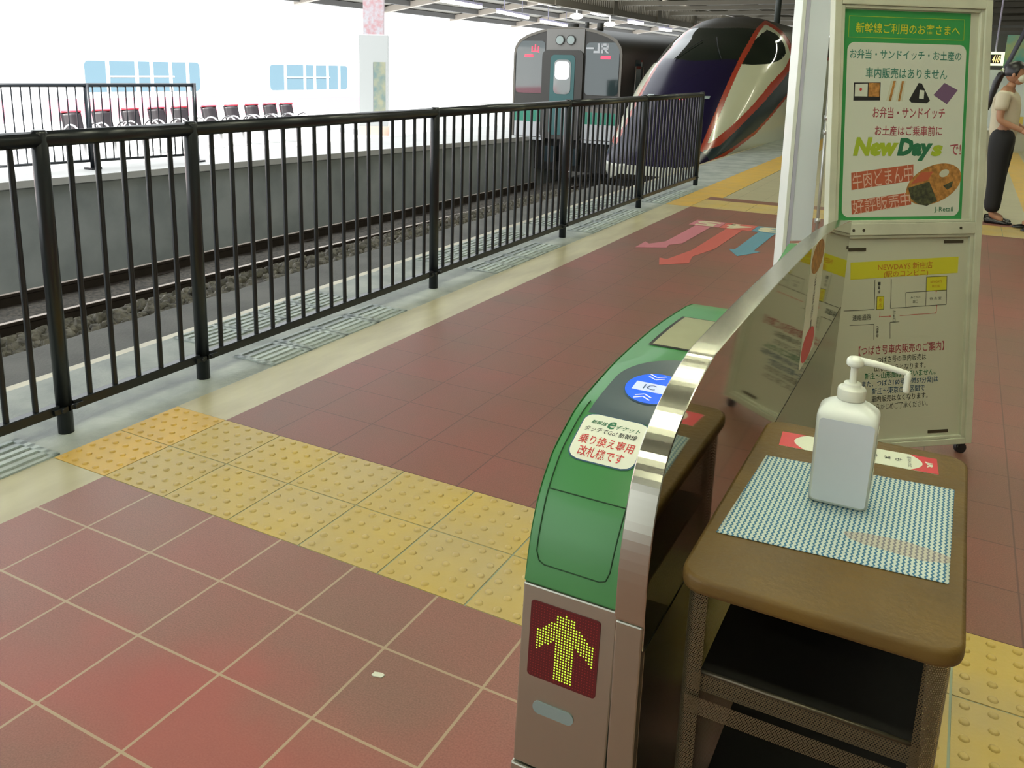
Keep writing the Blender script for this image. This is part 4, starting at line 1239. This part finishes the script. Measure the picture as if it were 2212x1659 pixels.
# far railing
fa, fb = Vector((-9.9, 4.0, -.2)), Vector((-8.6, 9.16, -.2))
dd = (fb - fa); LL = dd.length; dd.normalize()
fr_ = thing('metal_railing', 'dark railing with thin bars on the far platform, before the chairs', 'railing', fb)
for s in (LL, LL - 1.75, LL - 3.5):
    q = fa + dd * s
    MB().tube([q, q + Vector((0, 0, 1.29))], .035, 10).build('post', m_fence, fr_)
    MB().box((q.x - .09, q.y - .09, -.2), (q.x + .09, q.y + .09, -.17)).build('base_plate', m_fence, fr_)
MB().tube([fa + Vector((0, 0, 1.26)), fb + Vector((0, 0, 1.26))], .03, 8).build('top_rail', m_fence, fr_)
MB().tube([fa + Vector((0, 0, .13)), fb + Vector((0, 0, .13))], .022, 8).build('bottom_rail', m_fence, fr_)
k = 0
s = LL - .13
while s > .4:
    q = fa + dd * s
    MB().tube([q + Vector((0, 0, .13)), q + Vector((0, 0, 1.25))], .011, 6, caps=False).build('baluster', m_fence, fr_)
    s -= .128

# chairs
m_seatb = mat('seat_black', (.015, .012, .015), .45)
m_seatr = mat('seat_red', (.40, .03, .05), .45)
m_chrome = mat('chrome', (.8, .8, .82), .12, metal=1.)
m_beam = mat('beam_white', (.7, .7, .72), .4)
def chair():
    t = thing('platform_chair', '', 'chair', (0, 0, 0))
    rows = []
    for k_ in range(9):
        v = k_ / 8; rows.append([Vector((-.17 + .34 * u / 6, .23 + .02 * math.cos(u * math.pi / 3) + v * .10, .42 + v * .40)) for u in range(7)])
    b = MB().grid(rows, 0, True); bk = b.build('backrest', m_seatb, t)
    bk.modifiers.new('s', 'SOLIDIFY').thickness = .03
    MB().tube([Vector((-.16, .335, .83)), Vector((.16, .335, .83))], .018, 8).build('top_edge', m_seatr, t)
    rows = [[Vector((-.17 + .34 * u / 6, -.22 + .46 * v / 6, .42 - .03 * math.sin(math.pi * v / 6) + (.0 if v else -.02))) for u in range(7)] for v in range(7)]
    sb = MB().grid(rows, 0, True).build('seat', m_seatb, t); sb.modifiers.new('s', 'SOLIDIFY').thickness = .03
    for sg in (-1, 1):
        MB().tube([Vector((sg * .20, .25 * math.cos(a), .44 + .20 * math.sin(a))) for a in [math.pi * k_ / 8 for k_ in range(9)]], .016, 8).build('armrest', m_chrome, t)
    MB().tube([Vector((0, 0, .39)), Vector((0, 0, .0))], .03, 8).build('leg', m_beam, t)
    return t
c0 = chair(); index_kids()
CH = [(-9.90, 8.00), (-9.95, 8.62), (-9.99, 9.24), (-10.02, 9.84), (-10.0, 10.36), (-9.95, 11.05), (-9.93, 11.62), (-9.92, 12.18), (-9.88, 12.68), (-9.84, 13.14)]
NM = ['first from the left', 'second from the left', 'third from the left', 'fourth from the left', 'fifth from the left, by the railing end']
NM = NM + ['sixth from the left, right after the gap', 'seventh from the left', 'eighth from the left', 'ninth from the left', 'rightmost of the row']
for i, (x, y) in enumerate(CH):
    c = c0 if i == 0 else copy_tree(c0)
    c.location = (x, y, -.2); c.scale = (1, 1, .957); c.rotation_euler = (0, 0, R(82))
    tag(c, 'dark platform chair with red top edge, ' + NM[i], 'chair', 'chairs in a row on the far platform')

# far platform pillar
pl = thing('platform_pillar', 'wide white pillar with posters and a striped red top on the far platform', 'pillar', (-9.85, 15.95, -.2))
PM_ = Matrix.Translation((-9.85, 15.95, 0)) @ Matrix.Rotation(R(32), 4, 'Z')
m_pw = mat('pillar_white', (.20, .215, .215), .5)
MB().box((-.33, -.33, -.2), (.33, .33, 2.12), 0, PM_).build('casing', m_pw, pl, .02)
MB().box((-.35, -.35, -.2), (.35, .35, .02), 0, PM_).build('base', mat('pillar_base', (.35, .25, .20), .6), pl)
MB().box((-.20, -.20, 2.05), (.20, .20, 5.0), 0, PM_).build('column', mat('column_grey', (.17, .17, .18), .5), pl)
MB().box((-.24, -.24, 2.12), (.23, .23, 3.0), 0, PM_).build('striped_band', mat('band_pinkred', (.22, .13, .14), .5, c2=(.22, .22, .24), nscale=12), pl)
MB().box((.0, -.342, .35), (.28, -.331, 1.5), 0, PM_).build('poster', mat('far_poster', (.07, .11, .11), .5, c2=(.16, .165, .11), nscale=5), pl)

# ================================================================ ROOFS AND LAMPS
m_roofw = mat('roof_sheet', (.30, .28, .24), .7, noise=.15, nscale=2)
m_beamp = mat('roof_beam', (.46, .40, .34), .6)
m_purl = mat('roof_purlin', (.13, .125, .12), .6)
m_girder = mat('girder', (.30, .27, .21), .6)
def roofz(x): return 4.45 + (x + 28) * .155
b = MB()
n = 60
rows = []
for j in range(2):
    y = 30.5 if j == 0 else 100
    rows.append([Vector((-28.5 + 15 * k_ / n, y + (0 if j else (14 - 15 * k_ / n) * .0), roofz(-28.5 + 15 * k_ / n) + .25 + (.03 if k_ % 2 else 0))) for k_ in range(n + 1)])
b.grid(rows, 0, False)
struct('ceiling', b, m_roofw)
b = MB()
for y in (34.5, 42, 50, 59, 69, 80):
    b.box((-28.2, y, 0), (-13.6, y + .35, .32), 0, Matrix(((1, 0, 0, 0), (0, 1, 0, 0), (.155, 0, 1, 4.45 + 28 * .155 - .12), (0, 0, 0, 1))))
struct('trim_7', b, m_beamp)
b = MB()
for k_ in range(9):
    x = -28.0 + k_ * 1.75
    b.box((x, 31, roofz(x) - .02), (x + .22, 95, roofz(x) + .26))
struct('trim_8', b, m_purl)
b = MB()
b.box((-13.7, 31, 4.05), (-13.4, 95, 4.35)); b.box((-13.7, 31, 6.4), (-13.4, 95, 6.7))
y = 31
while y < 75:
    b.box((-13.6, y, 4.35), (-13.5, y + .09, 6.4)); y += .27
for y in (34, 41, 48, 55.5, 64): b.box((-13.75, y, 4.05), (-13.35, y + .6, 6.7))
struct('trim_9', b, m_girder)
b = MB()
b.box((-13.4, 31, 5.35), (12, 100, 5.45), 0)
b.box((-5.3, -9, 5.35), (12, 31, 5.45), 0)
struct('ceiling', b, mat('roof_dark', (.14, .13, .10), .8))
b = MB()
for y in (38.5, 42.0, 45.5, 50, 56, 62, 70):
    b.box((-13.3, y, 4.55), (12, y + .22, 4.75), 0); b.box((-13.3, y + .05, 5.1), (12, y + .17, 5.35), 0)
for x in (-11, -8.2, -5, -1, 3, 7):
    b.box((x, 31, 4.75), (x + .15, 95, 5.0), 0)
struct('trim_10', b, m_girder)
# cable duct and pole
MB_ = MB().tube([Vector((-3.42, 30, 5.3)), Vector((-3.42, 30, 2.6))], .10, 12).build('hanging_pole', mat('pole_dark', (.06, .07, .06), .5))
tag(MB_, 'dark vertical pole hanging from the ceiling just above the purple train', 'pole')
b = MB()
for x in (-7.2, -3.9):
    for k_ in range(8): b.box((x + k_ * .14, 44.6, 4.28), (x + k_ * .14 + .08, 44.75, 4.42))
# walls enclosing the right and rear (daylight only comes from the tracks)
b = MB(); b.box((11.8, -9, 0), (12, 100, 5.4)); struct('wall_right', b, mat('hall_wall', (.42, .42, .34), .7))
b = MB(); b.box((-.2, -9.2, -.3), (12, -9, 5.4)); struct('wall_back', b, mat('hall_wall_back', (.42, .42, .34), .7))
b = MB(); b.box((-3.2, 98, -.3), (11.8, 98.3, 5.4)); struct('wall_front', b, mat('sky_block_end', (.16, .16, .12), .8))  # unseen dark end wall, added to keep open sky out of the gate's reflections
# distant lamps
m_tube = mat('tube_light', (.9, .9, .9), .4, emit=(1, 1, .86), estr=4.5)
m_house = mat('lamp_housing', (.45, .42, .60), .5)
def tubelamp(p0, p1, label, w=.14, grp=None):
    p0 = Vector(p0); p1 = Vector(p1)
    t = thing('strip_light', label, 'ceiling light', tuple((p0 + p1) / 2 + Vector((0, 0, .1))), 0, grp)
    d = (p1 - p0).normalized(); sd = Vector((d.y, -d.x, 0)) * w
    b = MB(); b.add([p0 - sd, p0 + sd, p1 + sd, p1 - sd] + [q + Vector((0, 0, .13)) for q in (p0 - sd, p0 + sd, p1 + sd, p1 - sd)], [(0, 1, 2, 3), (0, 4, 5, 1), (1, 5, 6, 2), (2, 6, 7, 3), (3, 7, 4, 0)])
    b.build('tube', m_tube, t)
    sd = sd * 1.15; h = Vector((0, 0, .14))
    b = MB(); b.add([q + h + o_ for o_ in (Vector((0, 0, 0)), Vector((0, 0, .1))) for q in (p0 - sd, p0 + sd, p1 + sd, p1 - sd)], [(0, 3, 2, 1), (4, 5, 6, 7), (0, 1, 5, 4), (1, 2, 6, 5), (2, 3, 7, 6), (3, 0, 4, 7)])
    b.build('housing', m_house, t)
    for q in (p0.lerp(p1, .2), p0.lerp(p1, .8)): MB().tube([q + Vector((0, 0, .22)), Vector((q.x, q.y, roofz(q.x) + .26))], .02, 6).build('suspension_rod', m_house, t)
for (x, y), nm in zip(((-14.55, 35.2), (-15.0, 42.5), (-16.1, 51.3), (-17.2, 61.0)), ('nearest', 'second', 'third', 'farthest')):
    tubelamp((x, y, 4.2), (x - .15, y + 2.3, 4.2), 'bright strip light hanging along the lattice girder, %s of four' % nm, .2, 'strip lights along the girder')
for (x0, y0, x1, y1), nm in zip(((-18.95, 33.9, -19.45, 38.4), (-20.2, 41.7, -21.2, 47.4), (-22.0, 51.1, -23.1, 58.5)), ('nearest', 'middle', 'farthest')):
    tubelamp((x0, y0, 4.25), (x1, y1, 4.25), 'long thin strip light in the outer canopy row, %s of three' % nm, .10, 'strip lights in the outer row')
for (x, y), nm in zip(((-16.72, 44.3), (-17.9, 52.5)), ('nearer', 'farther')):
    b = MB().ell((x, y, 4.2), (.36, .36, .16), 16, 8); b.tube([(x, y, 4.3), (x, y, roofz(x) + .27)], .03, 6)
    o = b.build('round_light', m_tube); tag(o, 'small round ceiling light between the strip lights, %s of two' % nm, 'ceiling light', 'round ceiling lights')
b = MB()
# station lamps above the platform (outside the frame, they light the floor and gate)
k_ = 0
for x, y in ((2.0, -5.0), (2.0, -2.2), (2.0, .6), (2.0, 3.4), (1.4, 7), (1.4, 11), (1.2, 17), (5.6, -2), (5.6, 4), (5.2, 10), (5.2, 16), (1.2, 25), (5.2, 24)):
    ld = bpy.data.lights.new('strip_lamp', 'AREA'); ld.shape = 'RECTANGLE'; ld.size = 2.4; ld.size_y = .16; ld.energy = 55; ld.color = LAMP
    lo = bpy.data.objects.new('strip_lamp', ld); col.objects.link(lo); lo.location = (x, y, 4.55)
    k_ += 1

# ================================================================ RIGHT-HAND HALL
m_hw = mat('bright_wall', (.66, .70, .66), .5)
b = MB(); b.box((2.4, 20.6, 0), (11.8, 20.8, 1.62)); struct('wall_front', b, m_hw)
ct = thing('counter', 'long low white-topped counter along the bright wall behind the woman', 'counter', (4.4, 20, 0))
MB().box((2.5, 19.7, 0), (6.4, 20.55, .40)).build('base', mat('counter_front', (.42, .40, .29), .6), ct)
MB().box((2.45, 19.65, .40), (6.45, 20.58, .44)).build('countertop', mat('counter_top', (.8, .82, .8), .4), ct)
for x, c_, nm in ((3.28, (.35, .42, .55), 'blue-grey'), (3.50, (.62, .45, .08), 'orange')):
    o = MB().box((x - .08, 20.0, .44), (x + .08, 20.2, .68)).build('leaflet_stack', mat('leaflets_' + nm[:4], c_, .5))
    tag(o, nm + ' stack of leaflets on the low counter', 'leaflets')
mp_ = thing('map_board', 'teal and yellow area map board above the bright wall', 'board', (4.2, 20.3, 1.62))
MB().box((3.08, 20.25, 1.63), (5.6, 20.33, 2.32)).build('panel', mat('map_teal', (.10, .33, .30), .5, nscale=3.2, c2=(.36, .36, .13)), mp_)
MB().box((3.05, 20.22, 1.60), (5.63, 20.25, 1.64)).build('lower_rim', mat('rim_lime', (.32, .42, .12), .5), mp_)
o = MB().tube([Vector((3.0, 19.6, 1.3)), Vector((3.42, 19.6, 2.6))], .045, 10).build('roof_strut', mat('strut', (.07, .07, .10), .5))
tag(o, 'dark slanted strut crossing in front of the teal map board', 'strut')
sg_ = thing('lit_sign', 'small lit sign box with orange and white figures above the woman', 'sign', (2.93, 20.0, 1.7))
MB().box((2.72, 19.98, 1.70), (3.07, 20.1, 1.975)).build('box', mat('sign_lit', (.7, .75, .5), .4, emit=(.85, 1., .6), estr=1.1), sg_)
MB().tube([Vector((2.9, 20.04, 1.97)), Vector((2.9, 20.04, 5.36))], .02, 6).build('hanger', m_house, sg_)
MB().box((2.74, 19.972, 1.745), (3.01, 19.98, 1.925)).build('dark_field', m_black, sg_)
SGM = Matrix(((1, 0, 0, 0), (0, 0, -1, 19.97), (0, 1, 0, 0), (0, 0, 0, 1)))
text('410', (2.86, 1.76, 3.0, 1.91), SGM, mat('sign_figures', (.9, .6, .2), .4, emit=(1., .75, .3), estr=1.2), sg_, bold=.02, shear=.3)

# ================================================================ PEOPLE
import bmesh
m_skin = mat('skin', (.40, .20, .11), .5)
m_blouse = mat('cream_blouse', (.58, .52, .38), .7)
m_trous = mat('black_trousers', (.008, .008, .009), .75)
m_hair = mat('black_hair', (.010, .008, .008), .35)
m_mask = mat('white_mask', (.62, .64, .50), .7)
m_shoe = mat('black_shoe', (.008, .008, .008), .25)
def skinned(name, verts, edges, radii, m, parent, M, root=0, extra=None, sub=2):
    bm = bmesh.new(); sl = bm.verts.layers.skin.verify()
    vv = []
    for i, (q, r_) in enumerate(zip(verts, radii)):
        v = bm.verts.new(M @ Vector(q)); r_ = r_ if isinstance(r_, tuple) else (r_, r_)
        v[sl].radius = r_; v[sl].use_root = (i == root); vv.append(v)
    for a, c in edges: bm.edges.new((vv[a], vv[c]))
    me = bpy.data.meshes.new('tmp'); bm.to_mesh(me); bm.free()
    o = bpy.data.objects.new('tmp', me); col.objects.link(o)
    o.modifiers.new('skin', 'SKIN'); sm = o.modifiers.new('s', 'SUBSURF'); sm.levels = sub; sm.render_levels = sub
    dg = bpy.context.evaluated_depsgraph_get(); dg.update()
    ev = bpy.data.meshes.new_from_object(o.evaluated_get(dg))
    mb = MB()
    mb.add([v.co.copy() for v in ev.vertices], [tuple(p_.vertices) for p_ in ev.polygons], 0, True)
    if extra: extra(mb)
    bpy.data.objects.remove(o)
    return mb.build(name, m, parent)
def hand(mb, wrist, d, upv, s=1.):
    """palm with five curled fingers pointing along d"""
    d = d.normalized(); side = d.cross(upv).normalized(); upn = side.cross(d).normalized()
    mb.tube([wrist - d * .02, wrist + d * .02, wrist + d * .055, wrist + d * .088], [.024, .032, .038, .034], 10)
    for k, (off, l) in enumerate(((-.030, .066), (-.010, .075), (.010, .070), (.028, .056))):
        p0 = wrist + d * .08 + side * off
        mb.tube([p0, p0 + d * l * .45 - upn * .006, p0 + d * l * .8 - upn * .02, p0 + d * l * .95 - upn * .038], [.0095, .009, .008, .006], 8)
    p0 = wrist + d * .02 - side * .03
    mb.tube([p0, p0 - side * .02 + d * .03, p0 - side * .024 + d * .06 - upn * .01], [.012, .010, .008], 8)
wo = thing('person', 'woman in a cream short-sleeved top, white mask and black trousers standing sideways', 'person', (2.95, 9.13, 0))
PMW = Matrix.Translation((2.90, 9.13, 0)) @ Matrix.Rotation(R(-12), 4, 'Z')   # faces +x
W_v = [(0, 0, .90), (0, 0, 1.06), (-.01, 0, 1.22), (-.02, 0, 1.33), (0, 0, 1.38), (.02, 0, 1.43),
       (-.02, .15, 1.28), (-.03, .19, 1.06), (.20, .16, .93), (-.02, -.15, 1.28), (-.02, -.19, 1.05), (.21, -.15, .95),
       (0, .09, .80), (-.01, .09, .47), (-.02, .09, .09), (0, -.09, .80), (.02, -.09, .47), (.02, -.09, .09), (.10, .09, .035), (.14, -.09, .035)]
W_e = [(0, 1), (1, 2), (2, 3), (3, 4), (4, 5), (3, 6), (6, 7), (7, 8), (3, 9), (9, 10), (10, 11), (0, 12), (12, 13), (13, 14), (0, 15), (15, 16), (16, 17), (14, 18), (17, 19)]
W_r = [(.10, .12), (.085, .105), (.095, .12), (.075, .11), .045, .045, .05, .036, .026, .05, .036, .026, .078, .05, .034, .078, .05, .034, .028, .028]
def head(mb, c, M, mask=True):
    cx_, cy_, cz_ = c
    mb.ell((cx_, cy_, cz_ + .015), (.092, .072, .105), 20, 14, M)
    mb.ell((cx_ + .035, cy_, cz_ - .045), (.055, .05, .06), 16, 10, M)
    mb.ell((cx_ + .098, cy_, cz_ - .012), (.018, .012, .022), 8, 6, M)
    for sg in (-1, 1):
        mb.ell((cx_ - .005, cy_ + sg * .074, cz_ - .005), (.018, .010, .030), 8, 6, M)
def wex(mb):
    head(mb, (.03, 0, 1.505), PMW)
    for sg in (1, -1):
        w = PMW @ Vector((.20 if sg > 0 else .21, .16 * sg, .93 if sg > 0 else .95)); d = PMW.to_3x3() @ Vector((.92, -.1 * sg, -.25))
        hand(mb, w, d, Vector((0, 0, 1)))
skinned('body', W_v, W_e, W_r, m_skin, wo, PMW, 0, wex)
bl_v = [(0, 0, .79), (-.005, 0, 1.05), (-.01, 0, 1.21), (-.015, 0, 1.315), (-.005, 0, 1.365), (-.02, .15, 1.285), (-.03, .18, 1.14), (-.02, -.15, 1.285), (-.025, -.18, 1.13)]
skinned('blouse', bl_v, [(0, 1), (1, 2), (2, 3), (3, 4), (3, 5), (5, 6), (3, 7), (7, 8)], [(.132, .15), (.118, .138), (.125, .15), (.095, .12), (.055, .055), .070, .070, .070, .070], m_blouse, wo, PMW, 0)
tr_v = [(0, 0, 1.03), (0, 0, .88), (0, .085, .76), (-.01, .09, .47), (-.02, .09, .10), (0, -.085, .76), (.02, -.09, .47), (.02, -.09, .10)]
skinned('trousers', tr_v, [(0, 1), (1, 2), (2, 3), (3, 4), (1, 5), (5, 6), (6, 7)], [(.122, .14), (.135, .15), .112, .092, .078, .112, .092, .078], m_trous, wo, PMW, 1)
def ponytail(mb):
    mb.tube([PMW @ Vector(q) for q in ((-.05, 0, 1.52), (-.10, 0, 1.50), (-.13, 0, 1.42), (-.15, .0, 1.32), (-.16, 0, 1.22), (-.17, 0, 1.14))], [.03, .035, .036, .032, .024, .008], 12)
b = MB()
rows = []
for i in range(13):
    t = math.pi * .62 * i / 12
    row = []
    for k_ in range(24):
        a = 2 * math.pi * k_ / 24
        rx, ry, rz_ = .103, .083, .112
        x = rx * math.sin(t) * math.cos(a); y = ry * math.sin(t) * math.sin(a); z = rz_ * math.cos(t)
        if x > .04: z = max(z, .035 + .2 * (abs(y) < .03) * 0); 
        row.append(PMW @ Vector((.025 + x, y, 1.525 + z)))
    rows.append(row)
b.grid(rows[::-1], 0, True, True); ponytail(b)
b.build('hair', m_hair, wo)
MB().tube([PMW @ Vector((-.073, 0, 1.535)), PMW @ Vector((-.085, 0, 1.53))], .034, 12).build('hair_tie', m_mask, wo)
b = MB(); b.ell((.085, 0, 1.468), (.052, .058, .052), 16, 12, PMW)
for sg in (-1, 1): b.tube([PMW @ Vector(q) for q in ((.08, sg * .05, 1.485), (.03, sg * .075, 1.50))], .002, 5)
b.build('face_mask', m_mask, wo)
for sg in (-1, 1):
    b = MB().ell((.115, sg * .032, 1.528), (.008, .014, .007), 8, 6, PMW); b.build('eye', m_hair, wo)
def shoe(par, c, dirv, M):
    b = MB(); L_ = dirv
    rows = []
    for i in range(11):
        t = i / 10; w = [.028, .034, .036, .034, .033, .036, .042, .045, .043, .034, .012][i]; h = [.055, .062, .060, .052, .046, .042, .040, .036, .032, .026, .014][i]
        rows.append([M @ Vector((c[0] + L_ * (-.07 + .25 * t), c[1] + w * math.cos(a), max(.0, .006 + h * max(0, math.sin(a))))) for a in [2 * math.pi * k_ / 14 for k_ in range(14)]])
    b.grid(rows, 0, True, True)
    for rr in (0, 10): b.f.append(tuple(range(rr * 14, rr * 14 + 14))); b.m.append(0); b.s.append(False)
    return b.build('shoe', m_shoe, par)
shoe(wo, (0, .09), 1, PMW); shoe(wo, (.04, -.09), 1, PMW)
mn = thing('person', 'person in dark trousers and polished shoes at the right edge, facing the woman', 'person', (3.36, 8.78, 0))
PMM = Matrix.Translation((3.34, 8.80, 0)) @ Matrix.Rotation(R(190), 4, 'Z')
M_v = [(x * 1.08, y * 1.12, z * 1.09) for x, y, z in W_v]
M_v[8] = (.05, .24, .86); M_v[11] = (.05, -.24, .86); M_v[18] = (.13, .1, .04); M_v[19] = (.15, -.1, .04)
def mex(mb):
    head(mb, (.03, 0, 1.64), PMM)
    for sg in (1, -1): hand(mb, PMM @ Vector((.05, .24 * sg, .86)), Vector((0, 0, -1)), PMM.to_3x3() @ Vector((1, 0, 0)))
skinned('body', M_v, W_e, [(r_[0] * 1.1, r_[1] * 1.15) if isinstance(r_, tuple) else r_ * 1.12 for r_ in W_r], m_skin, mn, PMM, 0, mex)
skinned('shirt', [(x, y * 1.12, z * 1.09) for x, y, z in bl_v], [(0, 1), (1, 2), (2, 3), (3, 4), (3, 5), (5, 6), (3, 7), (7, 8)], [(.135, .155), (.125, .15), (.13, .165), (.10, .14), (.06, .06), .078, .07, .078, .07], m_label, mn, PMM, 0)
skinned('trousers', [(x, y * 1.15, z * 1.07) for x, y, z in tr_v], [(0, 1), (1, 2), (2, 3), (3, 4), (1, 5), (5, 6), (6, 7)], [(.128, .148), (.14, .155), .11, .09, .088, .11, .09, .088], m_trous, mn, PMM, 1)
b = MB()
b.grid([[PMM @ Vector((.02 + .105 * math.sin(t) * math.cos(2 * math.pi * k_ / 20), .085 * math.sin(t) * math.sin(2 * math.pi * k_ / 20), 1.66 + .115 * math.cos(t))) for k_ in range(20)] for t in [math.pi * .5 * i / 8 for i in range(9)]][::-1], 0, True, True)
b.build('hair', m_hair, mn)
shoe(mn, (.02, .10), 1, PMM); shoe(mn, (.05, -.10), 1, PMM)
# litter on the red tiles
o = MB().prism([(-.016, -.006), (-.010, -.009), (.012, -.007), (.016, .003), (.008, .008), (-.013, .006)], .0005, .003, Matrix.Translation((1.46, .215, 0)) @ Matrix.Rotation(.2, 4, 'Z')).build('paper_scrap', m_label)
tag(o, 'tiny pale scrap of paper lying on the red tiles before the gate', 'litter')
